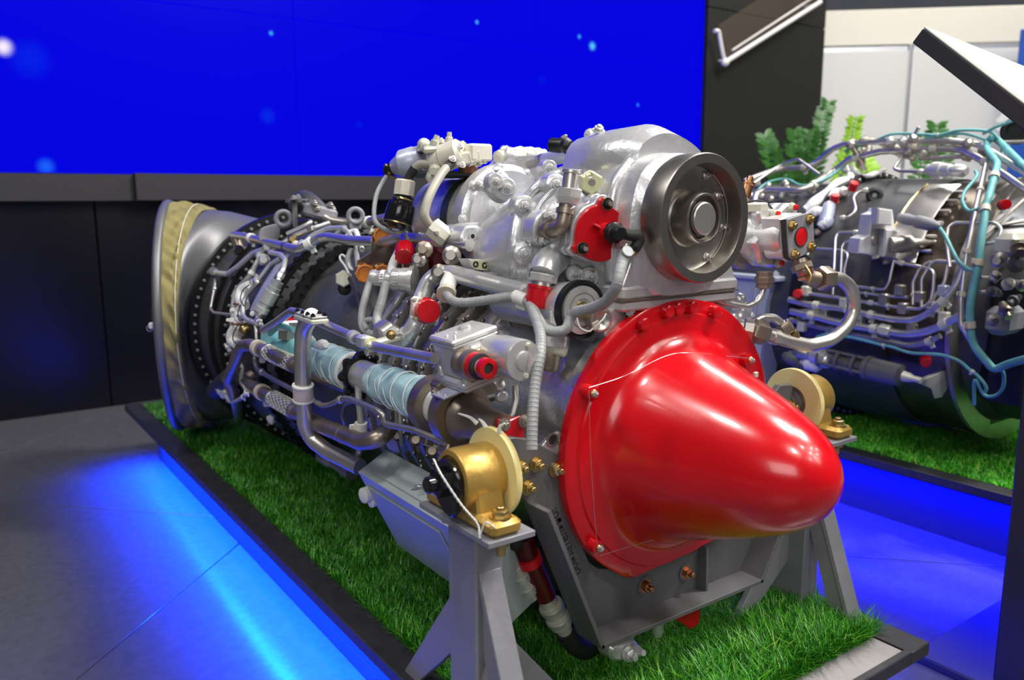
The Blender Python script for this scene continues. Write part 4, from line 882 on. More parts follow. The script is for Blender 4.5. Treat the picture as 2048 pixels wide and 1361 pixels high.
rp = obj('red_blank', MB().prism(pts_at([(996, 840), (1008, 838), (1018, 842), (1036, 834), (1046, 832), (1050, 842), (1048, 882), (1038, 893), (1000, 893), (1003, 866), (996, 852)], Y=.760), (0, .005, 0), .001), 'red_plastic', horn)
for (x, y) in ((1008, 849), (1048, 842)): p = P(x, y, Y=.7595); bolt(p, -Yv, .0058, rp, 'steel_dull', 'bolt')

# ------------------------------------------------------------ actuator box over the clamps
o1 = P(905, 684, X=.485); Yo = o1.y; exv = P(993, 651, Y=Yo)-o1; ezv = P(918, 764, Y=Yo)-o1; eL = (P(858, 669, X=.485)-o1).length
ex, ez = exv.normalized(), (ezv-exv.normalized()*ezv.dot(exv.normalized())).normalized()*-1; W_, H_ = exv.length, ezv.length
def bxp(u, v, h): return o1+ex*u+Yv*v+ez*h        # u across, v back, h up from the top face
def abox(name, u0, u1, v0, v1, h0, h1, par, m='silver_satin', bev=.002): return obj(name, MB().box(bxp((u0+u1)/2, (v0+v1)/2, (h0+h1)/2), (u1-u0, v1-v0, h1-h0), (ex, Yv, ez), bev), m, par)
ab = abox('actuator_box', .001, W_-.001, .001, eL-.001, -H_, -.007, ENG)
abox('box_lid', -.001, W_+.001, -.001, eL+.001, -.007, 0, ab)
abox('box_lip', -.0004, W_+.0004, -.0004, eL+.0004, -.0105, -.0072, ab)
obj('lid_button', MB().lathe(bxp(W_*.62, eL*.62, -.001), ez, [(0, .0075), (.004, .0072), (.0048, .006)], 24), 'silver_satin', ab)
for (u, v) in ((.14, .5), (.2, .28), (.34, .5), (.12, .12)): obj('rivet', MB().ball(bxp(W_*u, eL*v, 0), .002, n=8, m=5), 'silver_satin', ab)
base = abox('box_base', -.004, W_+.004, -.012, eL+.004, -H_-.014, -H_, ab, bev=.003); abox('base_joint', -.0045, W_+.0045, -.0125, eL+.0045, -H_-.0085, -H_-.0075, ab, 'steel_dull', 0)
for (u, v) in ((.003, -.007), (.003, eL-.006)): obj('corner_post', MB().lathe(bxp(u, v, -H_-.002), ez, [(0, .0058), (.011, .0048), (.013, .0035)], 16), 'silver_satin', ab)
tl = obj('mount_tab', MB().prism([bxp(-.025, .004, -H_-.016), bxp(.01, .004, -H_-.016), bxp(.01, .036, -H_-.016), bxp(-.025, .030, -H_-.016)], ez*.003, .0008), 'lavender', ab)
for (u, v) in ((-.019, .010), (-.019, .025)): bolt(bxp(u, v, -H_-.013), ez, .0026, tl, 'steel', 'screw')
abox('side_boss', W_*.30, W_*1.05, -.008, .004, -.036, -.012, ab, bev=.003)
mo = P(1048, 722, Y=Yo-.068); mo_b = Vector((mo.x, Yo-.004, mo.z)); md_ = (mo-mo_b).normalized()
mt = obj('motor', MB().lathe(mo_b, md_, [(-.01, .018), (.0, .021), (.020, .0225), (.023, .0237), (.050, .0240), (.061, .0240), (.0635, .0232), (.064, .020), (.064, .001)], 40), 'silver_satin', ab)
obj('end_button', MB().lathe(mo_b+md_*.0638, md_, [(0, .0115), (.002, .011), (.003, .009)], 28), 'silver_satin', mt)
for a in (1.25, -1.45): bolt(mo_b+md_*.0638+Vector((math.cos(a)*.018, 0, math.sin(a)*.018)), md_, .0034, mt, 'pale_fitting', 'screw')
mb = MB(); u1 = mo_b+md_*.066; mb.sweep(catmull([u1+Vector((.0055, 0, .017)), u1+Vector((.0015, -.003, 0)), u1+Vector((.002, 0, -.017))], 5), .0006, 5); obj('lockwire', mb, 'steel', mt)
co = P(938, 728, Y=Yo-.012); ce = P(976, 738, Y=Yo-.052); cd = (ce-co).normalized(); CL = (ce-co).length
cn = obj('connector', MB().lathe(co, cd, [(-.012, .018), (-.004, .018), (-.002, .0165), (.003, .016), (.004, .0185), (CL*.34, .018), (CL*.35, .016)], 32), 'bronze_steel', ab)
abox('connector_plate', W_*.08, W_*.50, -.012, -.008, -.050, -.016, cn, 'brass', .0008)
for (u, h) in ((.11, -.021), (.46, -.019), (.12, -.046)): bolt(bxp(W_*u, -.012, h), -Yv, .0034, cn, 'brass', 'screw')
obj('red_collar', MB().lathe(co, cd, [(CL*.34, .012), (CL*.34, .0158), (CL*.58, .0152), (CL*.58, .01)], 32), 'red_plastic', cn)
obj('black_collar', MB().lathe(co, cd, [(CL*.57, .009), (CL*.57, .0155), (CL*.69, .0148), (CL*.69, .009)], 32), 'rubber', cn)
obj('sleeve', MB().lathe(co, cd, [(CL*.68, .008), (CL*.68, .0100), (CL*.84, .0100), (CL*.84, .008)], 28), 'pale_fitting', cn)
obj('red_nozzle', MB().lathe(co, cd, [(CL*.82, .009), (CL*.82, .0122), (CL*1.03, .0122), (CL*1.04, .0112), (CL*1.04, .0065), (CL*.9, .006)], 32), 'red_plastic', cn)
obj('nozzle_bore', MB().lathe(co, cd, [(CL*.90, .0064), (CL*.99, .0064)], 24), 'rubber', cn)
# lower casing details right of the horn
obj('shaft_boss', MB().lathe(P(985, 775, Y=.87), Vector((-.75, -.6, .05)), [(0, .018), (.012, .017), (.018, .012)], 28), 'steel_dull', ENG)
kn = obj('detent_knob', MB().lathe(P(1000, 792, Y=.815), Vector((-.3, -.95, .1)), [(0, .008), (.008, .008), (.010, .0065), (.0105, .005)], 20), 'silver_satin', ENG)
obj('lever', MB().box(P(985, 792, Y=.815), (.018, .004, .004), bev=.001), 'silver_satin', kn)
tube('drain_tube', 'steel', ENG, [(1030, 772, .83), (1032, 800, .825), (1024, 830, .82), (1012, 845, .82)], .004, 'Y', n=10)

# ------------------------------------------------------------ pipes and hoses on the left side, rear to front
def T(nm, m, pts, r, R=None, bend=None, n=12, smooth=False, mode='R', bands=(), nuts=(), bm='white_nylon', label=None, rf=None):
    o = tube(nm, m, ENG, [(q if len(q) > 2 else (q[0], q[1], R)) for q in pts], r, mode, None, bend, n, smooth, rf=rf, label=label)
    for t_ in bands: band(o, t_, r*1.28, r*1.5, bm)
    for t_ in nuts: nutband(o, t_, r*1.55, r*2.6, 'steel')
    return o
t1 = T('oil_pipe', 'steel', [(467, 470), (492, 474), (598, 500), (640, 476), (655, 474), (700, 481), (770, 484), (800, 475), (832, 478), (940, 491)], .0088, .300, .03, 16, bands=(.135, .47), nuts=())
band(t1, .72, .0098, .004, 'steel', 'weld_ring', False); band(t1, .37, .0094, .005, 'black_metal', 'joint_ring', False)
obj('pipe_tee', MB().sweep([P(812, 478, R=.302), P(811, 496, R=.300)], .010, 14), 'steel', t1)
red_cap('red_cap', P(810, 497, R=.302), P(808, 520, R=.300)-P(812, 490, R=.302), .0142, .027, t1)
obj('drop_fitting', MB().sweep([P(470, 474, R=.298), P(480, 500, R=.27)], .011, 12), 'bronze_steel', t1)
obj('blue_boss', MB().lathe(P(478, 500, R=.285), P(470, 505, R=.30)-P(478, 500, R=.27), [(0, .010), (.01, .012), (.022, .008)], 12), 'black_metal', t1)
t2 = T('vent_pipe', 'steel_dull', [(640, 428, 1.68), (662, 442, 1.66), (705, 448, 1.62), (730, 446, 1.56), (792, 432, 1.42), (812, 424, 1.38)], .0095, mode='Y', n=16, bands=(.48,), bend=.06)
fc_ = obj('vent_flange', MB().box(P(640, 425, Y=1.69), (.07, .05, .028), (Vector((.9, -.3, -.25)).normalized(), Vector((.3, .95, 0)).normalized(), Vector((.25, 0, 1)).normalized()), .006), 'stand_paint', t2)
obj('vent_elbow', MB().sweep(catmull(path([(645, 428, 1.69), (625, 408, 1.72), (607, 398, 1.76), (592, 412, 1.80)], 'Y'), 6), .019, 16), 'dark_casing', t2)
for (x, y) in ((628, 408), (660, 412), (665, 420), (633, 418)): bolt(P(x, y, Y=1.67), Vector((.2, -.4, .9)), .006, fc_, 'steel_dull', 'bolt')
mb = MB(); mb.box(P(596, 402, Y=1.72), (.05, .02, .008), bev=.001)
mb.prism(pts_at([(584, 402), (594, 402), (596, 455), (586, 455)], Y=1.71), (.004, .01, 0)); mb.prism(pts_at([(604, 402), (611, 402), (621, 450), (614, 452)], Y=1.71), (.004, .01, 0)); obj('vent_bracket', mb, 'grey_paint', t2)
for (x, y) in ((587, 399), (596, 397)): bolt(P(x, y, Y=1.70), Zv, .006, t2, 'steel', 'bolt')
def eye(x, y, Y, r, foot):
    c = P(x, y, Y=Y); mb = MB(); mb.torus(c, Vector((-.35, -1, 0)), r, r*.36, 28, 10); o = obj('lifting_eye', mb, 'stand_paint', ENG)
    obj('eye_lug', MB().prism(catmull(pts_at(foot, Y=Y), 3, True), (.004, .012, 0), .002), 'stand_paint', o); return o
eye(567, 438, 1.76, .0155, [(555, 448), (562, 452), (560, 462), (556, 480), (540, 486), (518, 482), (520, 460), (535, 452)]); eye(711, 432, 1.50, .0135, [(703, 440), (719, 440), (722, 458), (700, 458)])
# nest of thin pipes between the two big flanges
T('thin_pipe', 'silver_satin', [(428, 546, .285), (455, 549, .29), (475, 535, .29), (505, 508, .292), (524, 500, .292)], .0062, bend=.03, nuts=(.06,))
obj('pipe_end_boss', MB().lathe(P(428, 545, R=.283), P(418, 540, R=.30)-P(428, 545, R=.27), [(0, .012), (.012, .012), (.02, .008)], 16), 'grey_paint', ENG)
T('thin_pipe', 'steel', [(430, 560, .285), (428, 582, .285), (421, 618, .285), (428, 626, .287), (470, 631, .29), (502, 640, .293), (526, 654, .295), (540, 662, .30)], .0034, bend=.012, nuts=(.06, .62, .82))
T('sheathed_cable', 'hose_grey', [(522, 512), (512, 530), (498, 555), (474, 580), (468, 600), (466, 640), (462, 680), (457, 690), (462, 706)], .0058, .292, smooth=True, bands=(.18, .60, .68, .93))
T('thin_pipe', 'silver_satin', [(560, 517), (540, 530), (510, 570), (492, 592), (486, 610), (486, 632), (496, 642), (515, 648)], .0046, .296, bend=.02, nuts=(.3,))
T('thin_pipe', 'silver_satin', [(540, 505), (562, 510), (571, 520), (566, 540), (556, 562)], .0052, .300, bend=.014, nuts=(.93,))
T('thin_pipe', 'silver_satin', [(575, 468, .292), (610, 452, .294), (622, 445, .296), (615, 428, .30), (596, 418, .30)], .0048, bend=.014)
T('thin_pipe', 'silver_satin', [(545, 500, .288), (590, 472, .29), (630, 456, .292), (660, 446, .29)], .0052, bend=.02, nuts=(.72,))
T('thin_pipe', 'silver_satin', [(600, 495, .285), (625, 472, .29), (655, 458, .292), (690, 456, .29)], .0056, bend=.02)
T('thin_pipe', 'white_nylon', [(690, 480, .285), (702, 463, .288), (712, 462, .288), (720, 485, .285), (724, 500, .282)], .0048, bend=.015)
T('thin_pipe', 'hose_grey', [(672, 470, .282), (685, 458, .288), (696, 464, .288), (708, 485, .285)], .0052, bend=.02)
T('thin_pipe', 'steel', [(510, 648, .296), (512, 665, .294), (513, 682, .292), (509, 700, .290)], .0036, bend=.012, nuts=(.9,))
L = catmull(path([(606, 488, .283), (575, 512, .285), (545, 553, .287), (520, 595, .288), (506, 625, .287)], 'R'), 6); rows = []
for i, p in enumerate(L):
    t_ = (L[min(i+1, len(L)-1)]-L[max(i-1, 0)]).normalized(); n_ = Vector((p.x-AX, 0, p.z-AZ)).normalized(); s_ = t_.cross(n_).normalized(); rows.append([p-s_*.012, p+s_*.012, p+s_*.012+n_*.003, p+s_*.0095+n_*.0045, p-s_*.0095+n_*.0045, p-s_*.012+n_*.003])
cs = obj('curved_strap', MB().rings(rows), 'lavender', ENG); bolt(P(505, 628, R=.293), P(505, 628, R=.32)-P(512, 625, R=.27), .0052, cs, 'white_nylon', 'screw')
a_, b_ = P(556, 562, R=.288), P(516, 632, R=.290); u_ = (b_-a_).normalized(); LL = (b_-a_).length
vv = obj('inline_valve', MB().lathe(a_, u_, [(0, .007), (.001, .012), (LL*.16, .012), (LL*.17, .0135), (LL*.28, .0135), (LL*.30, .0155), (LL*.62, .0155), (LL*.64, .0125), (LL*.74, .0125), (LL*.75, .0145), (LL*.88, .0145), (LL*.9, .009), (LL, .007)], 24), 'silver_satin', ENG)
T('thin_pipe', 'steel', [(516, 632, .29), (514, 640, .292), (522, 650, .295)], .005, bend=.008, nuts=(.5,))
for (x, y, r) in ((520, 512, .010), (528, 520, .013), (535, 495, .011), (592, 490, .009), (604, 487, .008), (585, 478, .010), (515, 562, .010), (507, 565, .008), (545, 492, .008)): obj('pipe_fitting', MB().lathe(P(x, y, R=.290), P(x, y, R=.32)-P(x+6, y+2, R=.26), [(0, r), (.012, r), (.016, r*.7), (.022, r*.6)], 8), random.choice(['pale_fitting', 'tan_clamp', 'brass', 'silver_satin']), ENG)
for (pp, r) in (([(500, 570), (487, 582), (483, 600), (490, 612)], .013), ([(483, 610), (478, 625), (480, 640), (488, 640)], .009), ([(478, 650), (470, 665), (468, 680), (476, 690)], .0145)):
    o = obj('wrapped_joint', MB().sweep(catmull(path([(x, y, .285) for x, y in pp], 'R'), 6), r, 12, rf=lambda t: .75+.35*math.sin(PI*t)), 'white_wrap', ENG)
    L = catmull(path([(x-2, y, .30) for x, y in pp], 'R'), 6); obj('tie_cord', MB().sweep(L, .0012, 5), 'ink', o)
obj('amber_fitting', MB().ball(P(490, 660, R=.276), .013), 'brass', ENG)
for (x, y) in ((478, 608), (473, 648)): obj('wire_tie', MB().torus(P(x, y, R=.292), Zv, .010, .0022, 16, 6), 'copper', ENG)
# black elbow plug at lower left
T('plug_housing', 'rubber', [(462, 755, .285), (445, 770, .288), (432, 782, .29)], .022, n=16, bend=.03)
mb = MB(); 
for (x, y, r) in ((438, 776, .010), (444, 782, .012), (448, 790, .010), (456, 794, .008), (452, 785, .009)): mb.ball(P(x, y, R=.300), r, n=8, m=5)
obj('plug_terminals', mb, 'pale_fitting', ENG)
T('plug_lead', 'hose_grey', [(452, 793, .31), (462, 805, .312), (478, 800, .312), (492, 788, .31), (490, 776, .305), (482, 762, .300), (484, 738, .295), (476, 722, .29)], .0042, smooth=True, bands=(.6, .52))
# lower big steel pipes
def braided(o, t0, t1, r):
    p0_, d0_ = along(o, t0); p1_, d1_ = along(o, t1); u_ = (p1_-p0_).normalized(); L_ = (p1_-p0_).length; mb = MB(); uu, vv_, _ = basis(u_)
    mb.lathe(p0_, u_, [(0, r*.98), (0, r*1.2), (L_*.06, r*1.22), (L_*.07, r*1.1), (L_*.93, r*1.1), (L_*.94, r*1.22), (L_, r*1.2), (L_, r*.98)], 24); b_ = obj('flex_sleeve', mb, 'steel_dull', o)
    mb = MB()
    for s_ in (1, -1):
        for k in range(12):
            mb.sweep([p0_+u_*L_*(.08+.84*i/14)+(uu*math.cos(s_*i*.20+k*2*PI/12)+vv_*math.sin(s_*i*.20+k*2*PI/12))*r*1.13 for i in range(15)], .0011, 4)
    obj('braid', mb, 'pale_fitting', b_, kind='stuff')
p1 = T('drain_pipe', 'bronze_steel', [(478, 838, .27), (474, 812, .295), (470, 795, .305), (456, 760, .31), (466, 735, .312), (484, 692, .312), (500, 690, .312), (520, 698, .312), (560, 716, .312), (610, 739, .295), (640, 753, .272), (690, 772, .25), (716, 768, .235)], .0118, bend=.03, n=18)
def tnear(o, q):
    return min((k/400 for k in range(401)), key=lambda t: (along(o, t)[0]-q).length)
band(p1, tnear(p1, P(518, 698, R=.312)), .0155, .016, 'tan_clamp'); braided(p1, tnear(p1, P(534, 705, R=.312)), tnear(p1, P(588, 728, R=.305)), .0125)
p2 = T('drain_pipe', 'bronze_steel', [(505, 752, .27), (488, 762, .29), (510, 777, .295), (560, 805, .300), (640, 850, .305), (720, 884, .308), (756, 880, .30), (778, 858, .27)], .0128, bend=.035, n=18)
band(p2, .22, .0160, .014, 'tan_clamp'); braided(p2, .31, .50, .0132); band(p2, .80, .0136, .004, 'steel_dull', 'weld_ring', False)
p3 = T('down_pipe', 'steel', [(625, 632, .462), (607, 655, .462), (605, 700, .462), (606, 780, .465), (610, 850, .47), (624, 880, .48), (655, 903, .49), (720, 935, .51)], .0128, mode='X', bend=.045, n=20)
c_ = band(p3, .43, .0160, .020, 'tan_clamp', 'clamp', False); band(p3, .395, .017, .003, 'thread', 'clamp_lip', False); band(p3, .465, .017, .003, 'thread', 'clamp_lip', False)
rod = T('control_rod', 'steel', [(525, 662, .48), (552, 645, .48), (583, 623, .475), (600, 626, .472), (640, 645, .472), (720, 680, .475), (756, 695, .478), (870, 718, .482)], .0068, mode='X', bend=.03, n=14)
ra, rb_ = P(604, 632, X=.462), P(641, 645, X=.462); ru_ = (rb_-ra).normalized(); rs_ = ru_.cross(Zv).normalized(); rz = rs_.cross(ru_)
rf_ = obj('rod_bracket', MB().box((ra+rb_)/2, ((rb_-ra).length, .028, .008), (ru_, rs_, rz), .002), 'pale_fitting', rod); obj('bracket_cap', MB().box((ra+rb_)/2+rz*.0065, ((rb_-ra).length*.96, .024, .004), (ru_, rs_, rz), .0015), 'block_grey', rf_)
for s_ in (.08, .38, .64, .92):
    for q in (-1, 1): bolt(ra.lerp(rb_, s_)+rz*.009+rs_*q*.009, rz, .003, rf_, 'black_metal', 'bolt')
obj('rod_fork', MB().box(P(728, 684, X=.472), (.016, .022, .018), bev=.003), 'lavender', rod); band(rod, .66, .0095, .010, 'silver_satin', 'rod_nut', False)
ca_, cb_ = along(rod, .735)[0], P(806, 672, R=.284); cl_ = obj('twin_clamp', MB().box((ca_+cb_)/2+Vector((-.004, -.006, 0)), ((cb_-ca_).length+.010, .016, .010), ((cb_-ca_).normalized(), Yv, (cb_-ca_).normalized().cross(Yv)), .003), 'pale_fitting', rod)
bolt(P(782, 670, X=.462), Vector((-.7, -.7, 0)), .0044, cl_, 'brass', 'bolt'); band(rod, .735, .0102, .014, 'pale_green', 'clamp', False)
T('thin_line', 'steel_dull', [(512, 700, .296), (508, 720, .298), (514, 738, .30), (535, 752, .302), (590, 782, .306), (645, 812, .31), (660, 810, .31), (688, 797, .31), (702, 799, .31), (755, 822, .308), (768, 832, .305), (768, 846, .303), (775, 850, .303), (830, 861, .30), (890, 886, .29)], .0042, bend=.02, nuts=(.10, .615))
T('thin_pipe', 'steel_dull', [(690, 848, .27), (684, 830, .275), (690, 810, .275), (708, 803, .275)], .0036, bend=.02)
vl = T('braided_lead', 'hose_grey', [(716, 770, .285), (718, 800, .29), (722, 850, .29), (720, 890, .288), (713, 930, .28)], .0052, smooth=True); band(vl, .35, .0095, .014, 'white_nylon'); band(vl, .56, .0072, .006, 'white_nylon')
T('braided_lead', 'rubber', [(708, 880, .28), (708, 910, .285), (716, 940, .29)], .0045, smooth=True)
for (x, y, r, m_) in ((787, 800, .0035, 'pale_fitting'), (795, 830, .0035, 'pale_fitting')): T('lock_line', 'pale_fitting', [(x+4, y-25, .23), (x+5, y+15, .235), (x+8, y+60, .23)], .0028)
for (x, y, r) in ((795, 872, .009), (832, 880, .010), (865, 902, .010), (808, 800, .008), (826, 812, .008), (846, 822, .008), (805, 862, .008)): obj('adjuster_nut', MB().lathe(P(x, y, R=.222), P(x, y, R=.26)-P(x+8, y-1, R=.2), [(0, r*.6), (.003, r), (.010, r), (.013, r*.6)], 10), 'bronze_steel', ENG)
for (x0_, y0_, x1_, y1_) in ((800, 790, 815, 845), (822, 805, 835, 862), (842, 815, 860, 880), (870, 850, 880, 900), (816, 845, 838, 905), (785, 850, 800, 905)): obj('link_rod', MB().sweep([P(x0_, y0_, R=.216), P(x1_, y1_, R=.216)], .0028, 6), 'steel_dull', ENG)
# upper front: silver header pipe, tee, hoses
hp_ = T('header_pipe', 'silver_satin', [(795, 683, .284), (815, 672, .284), (835, 645, .284), (842, 600, .284), (858, 562, .284), (880, 546, .284), (910, 548, .284), (960, 562, .275), (1010, 575, .262), (1050, 585, .255)], .0122, bend=.05, n=20)
band(hp_, .06, .0135, .012, 'silver_satin', 'ferrule', False)
pc_ = P(835, 616, R=.300); 
pf = obj('port_flange', MB().prism(pts_at([(822, 598), (828, 593), (845, 596), (880, 606), (884, 614), (876, 648), (866, 651), (822, 640), (819, 632)], Y=P(845, 620, R=.298).y), (.003, .006, 0), .001), 'silver_satin', hp_)
fy = P(845, 620, R=.298).y
for (x, y) in ((830, 599), (841, 599), (824, 636), (833, 638), (879, 606), (871, 648)): bolt(P(x, y, Y=fy-.001), -Yv, .0028, pf, 'pale_fitting', 'screw')
red_cap('red_cap', P(852, 621, Y=fy-.001), P(860, 623.5, Y=fy-.022)-P(852, 621, Y=fy), .0168, .018, pf, 'red_plastic', 0)
te = T('tee_joint', 'white_wrap', [(905, 552, .282), (896, 570, .287), (892, 590, .29)], .0115, bend=.02, n=16)
c_ = band(te, .93, .0135, .008, 'tan_clamp', 'hose_clip', False)
g1 = T('sheathed_hose', 'hose_grey', [(892, 588, .29), (905, 602, .29), (930, 606, .285), (980, 600, .275), (1020, 594, .268), (1045, 598, .262), (1062, 612, .258), (1078, 640, .255), (1090, 658, .255), (1112, 664, .25), (1132, 658, .245), (1140, 640, .245), (1150, 625, .25), (1180, 618, .262), (1210, 605, .28), (1232, 575, .30), (1240, 540, .31), (1248, 512, .315), (1256, 502, .32)], .0064, smooth=True)
band(g1, .305, .0085, .020, 'white_nylon', 'hose_clip')
g2 = T('sheathed_hose', 'hose_grey', [(1060, 610, .260), (1076, 650, .262), (1082, 680, .265), (1080, 715, .268), (1070, 770, .268), (1066, 820, .268), (1064, 872, .268), (1064, 900, .268)], .0062, smooth=True)
for o_ in (g1, g2):
    mb = MB()
    for i in range(40):
        p, d = along(o_, .03+.94*i/39); mb.lathe(p, d, [(0, .0062), (.0006, .0067), (.0016, .0067), (.0022, .0062)], 10)
    obj('wrap_ridges', mb, 'hose_grey', o_, kind='stuff')
# brown bracket with orange-capped sockets and the capped connector
by_ = P(755, 510, R=.285).y
br = obj('socket_plate', MB().prism(pts_at([(714, 522), (742, 505), (745, 462), (752, 460), (800, 478), (806, 566), (790, 572), (770, 562), (712, 562)], Y=by_), (.002, .004, 0), .0006), 'bronze_steel', ENG)
for (x, y, r) in ((731, 547, .0155), (766, 546, .0145), (766, 472, .0155)):
    p = P(x, y, Y=by_-.001); ax_ = Vector((-.45, -.85, .05)); oc = obj('orange_cap', MB().lathe(p, ax_, [(0, r), (.010, r), (.013, r*.93), (.0135, r*.80), (.010, r*.76)], 28), 'orange_plastic', br)
    obj('cap_web', MB().lathe(p, ax_, [(0, r*.75), (.0095, r*.75)], 20), 'dark_red', oc)
    mb = MB(); u, v, w_ = basis(ax_)
    for k in range(8): a = k*PI/4; d = u*math.cos(a)+v*math.sin(a); mb.box(p+w_*.006+d*r, (.003, .004, .010), (d, w_.cross(d), w_), .0008)
    obj('cap_grips', mb, 'orange_plastic', oc)
for (x, y) in ((718, 534), (753, 533), (720, 558), (741, 466), (748, 463)): bolt(P(x, y, Y=by_-.001), -Yv, .003, br, 'pale_fitting', 'screw')
a_, b_ = P(742, 556, R=.318), P(832, 562, R=.280); u_ = (b_-a_).normalized(); LL = (b_-a_).length
kc = obj('multi_pin_connector', MB().lathe(a_, u_, [(0, .006), (0, .0115), (LL*.04, .0128), (LL*.10, .0128), (LL*.11, .0118), (LL*.22, .0122), (LL*.24, .0132), (LL*.34, .0132), (LL*.36, .009), (LL*.47, .009), (LL*.48, .0155), (LL*.52, .0168), (LL*.68, .0168), (LL*.70, .0185), (LL*.86, .0188), (LL*.88, .022), (LL*.98, .022), (LL, .018)], 36), 'silver_satin', ENG)
mb = MB(); u, v, w_ = basis(u_)
for k in range(22): a = 2*PI*k/22; d = u*math.cos(a)+v*math.sin(a); mb.box(a_+u_*LL*.60+d*.0168, (.0012, .0022, LL*.12), (d, w_.cross(d), w_))
obj('knurl', mb, 'silver_satin', kc)
obj('label_band', MB().lathe(a_, u_, [(LL*.245, .0125), (LL*.245, .01335), (LL*.335, .01335), (LL*.335, .0125)], 32), 'white_nylon', kc)
lp, ldir = a_+u_*LL*.29, u_
vw_ = (CAM-lp); vw_ = (vw_-ldir*vw_.dot(ldir)).normalized()
KC = (lp, ldir, vw_, kc)
obj('backing_block', MB().box(P(836, 548, R=.262), (.03, .03, .05), bev=.004), 'bronze_steel', kc)
T('sheathed_cable', 'hose_grey', [(742, 558, .318), (732, 590, .315), (724, 625, .31), (726, 655, .305), (742, 668, .30), (762, 670, .30)], .0058, smooth=True)
T('sheathed_cable', 'hose_grey', [(772, 566, .312), (764, 600, .308), (754, 635, .304), (758, 655, .302), (768, 664, .30), (778, 676, .298)], .0066, smooth=True)
T('sheathed_cable', 'hose_grey', [(734, 660, .306), (728, 645, .306), (742, 640, .304), (760, 646, .302), (768, 655, .30)], .0045, smooth=True)
T('sheathed_cable', 'rubber', [(700, 558, .262), (712, 585, .268), (722, 620, .275), (730, 650, .28)], .0045, smooth=True)
T('sheathed_cable', 'white_nylon', [(800, 500, .29), (786, 530, .292), (781, 556, .295), (778, 562, .30)], .0075, smooth=True)
T('link_tube', 'silver_satin', [(812, 575, .262), (790, 610, .258), (758, 652, .255)], .005)
T('link_tube', 'silver_satin', [(872, 590, .24), (850, 612, .24)], .0055)
cf = T('cable_gland', 'silver_satin', [(764, 660, .302), (780, 670, .30), (796, 683, .296)], .0115, bend=.02, n=16, nuts=(.3,))
obj('pressure_sensor', MB().hexa(P(688, 558, R=.262), P(684, 556, R=.29)-P(692, 558, R=.23), .0155, .02, 6), 'pale_fitting', ENG)
obj('sensor_base', MB().lathe(P(690, 578, R=.245), P(686, 577, R=.27)-P(692, 578, R=.23), [(0, .012), (.014, .012), (.016, .008)], 12), 'black_metal', ENG)
T('sensor_wire', 'white_nylon', [(698, 548, .275), (690, 532, .278), (680, 518, .28), (684, 510, .28), (694, 518, .28), (700, 535, .278), (706, 540, .275)], .0022, smooth=True, n=6)
T('sheathed_cable', 'hose_grey', [(702, 540, .272), (696, 520, .28), (702, 500, .285)], .0052, smooth=True)
T('sheathed_cable', 'hose_grey', [(716, 536, .27), (714, 515, .28), (712, 495, .285)], .0045, smooth=True)
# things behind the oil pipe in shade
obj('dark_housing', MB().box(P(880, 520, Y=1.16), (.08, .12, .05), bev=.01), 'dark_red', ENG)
for (x, y, r) in ((850, 500, .012), (905, 512, .014), (880, 545, .012), (840, 520, .010)): obj('pipe_fitting', MB().lathe(P(x, y, Y=1.02), Vector((-.6, -.8, .1)), [(0, r), (.014, r), (.018, r*.6), (.03, r*.5)], 10), random.choice(['bronze_steel', 'steel_dull']), ENG)
T('thin_pipe', 'bronze_steel', [(905, 515, .24), (918, 530, .245), (925, 548, .25)], .004, bend=.015); T('thin_pipe', 'steel_dull', [(840, 470, .29), (870, 478, .28), (900, 500, .27)], .006, bend=.015)
# brown drain stub and small fittings at the front casing
for k in range(6): a = math.radians(150+k*11); bolt(ax_pt(.7535, .186, a)+Vector((0, .001, 0)), Vector((math.cos(a), 0, math.sin(a))), .003, ENG, 'steel_dull', 'screw')
gl = obj('gland_nut', MB().hexa(P(1183, 566, Y=.80), Vector((0, 0, -1)), .0065, .012), 'brass', ENG); obj('gland_rod', MB().cyl(P(1183, 540, Y=.80), P(1183, 612, Y=.80), .0045, n=12), 'brass', gl)
# pale service box slung under the left side
Ys = 1.1; A_, B_, F_ = P(714, 943, Y=Ys), P(770, 899, Y=Ys), P(793, 1089, Y=Ys); yD = P(854, 1028, X=A_.x).y
E_ = F_+(B_-A_)*.85; mbx = MB(); ins = lambda L, q: [p.lerp(sum(L, Vector((0, 0, 0)))/4, q) for p in L]
qd = [A_, B_, E_, F_]; mbx.prism(qd, (0, yD-Ys-.10, 0), .004); sb = obj('service_box', mbx, 'pale_box', ENG)
na = (B_-A_).normalized(); nf = (F_-A_).normalized(); nrm = nf.cross(Yv).normalized(); nrm = nrm if nrm.x < 0 else -nrm
obj('box_lid', MB().prism([q+Vector((0, -.018, 0)) for q in (A_+na*.006+nf*.0-(-nf)*0, A_+na*.0125, B_-na*.006, B_-na*.012)][:0] or [A_+na*.01+Vector((0, -.01, 0)), A_+na*.01+Vector((0, yD-Ys-.09, 0)), A_+na*.052+Vector((0, yD-Ys-.09, 0)), A_+na*.052+Vector((0, -.01, 0))], na.cross(Yv).normalized()*(.003 if na.cross(Yv).z > 0 else -.003), .001), 'pale_box', sb)
obj('box_panel', MB().prism([A_+nf*.02+Vector((0, -.02, 0)), A_+nf*.02+Vector((0, yD-Ys-.02, 0)), A_+nf*.125+Vector((0, yD-Ys-.02, 0)), A_+nf*.125+Vector((0, -.02, 0))], nrm*.003, .0015), 'pale_box', sb)
L = catmull(path([(810, 997, A_.x+.012), (815, 985, A_.x+.014), (826, 980, A_.x+.014), (836, 974, A_.x+.018), (841, 968, A_.x+.02)], 'X'), 5); obj('lockwire', MB().sweep(L, .0014, 6), 'steel', sb)
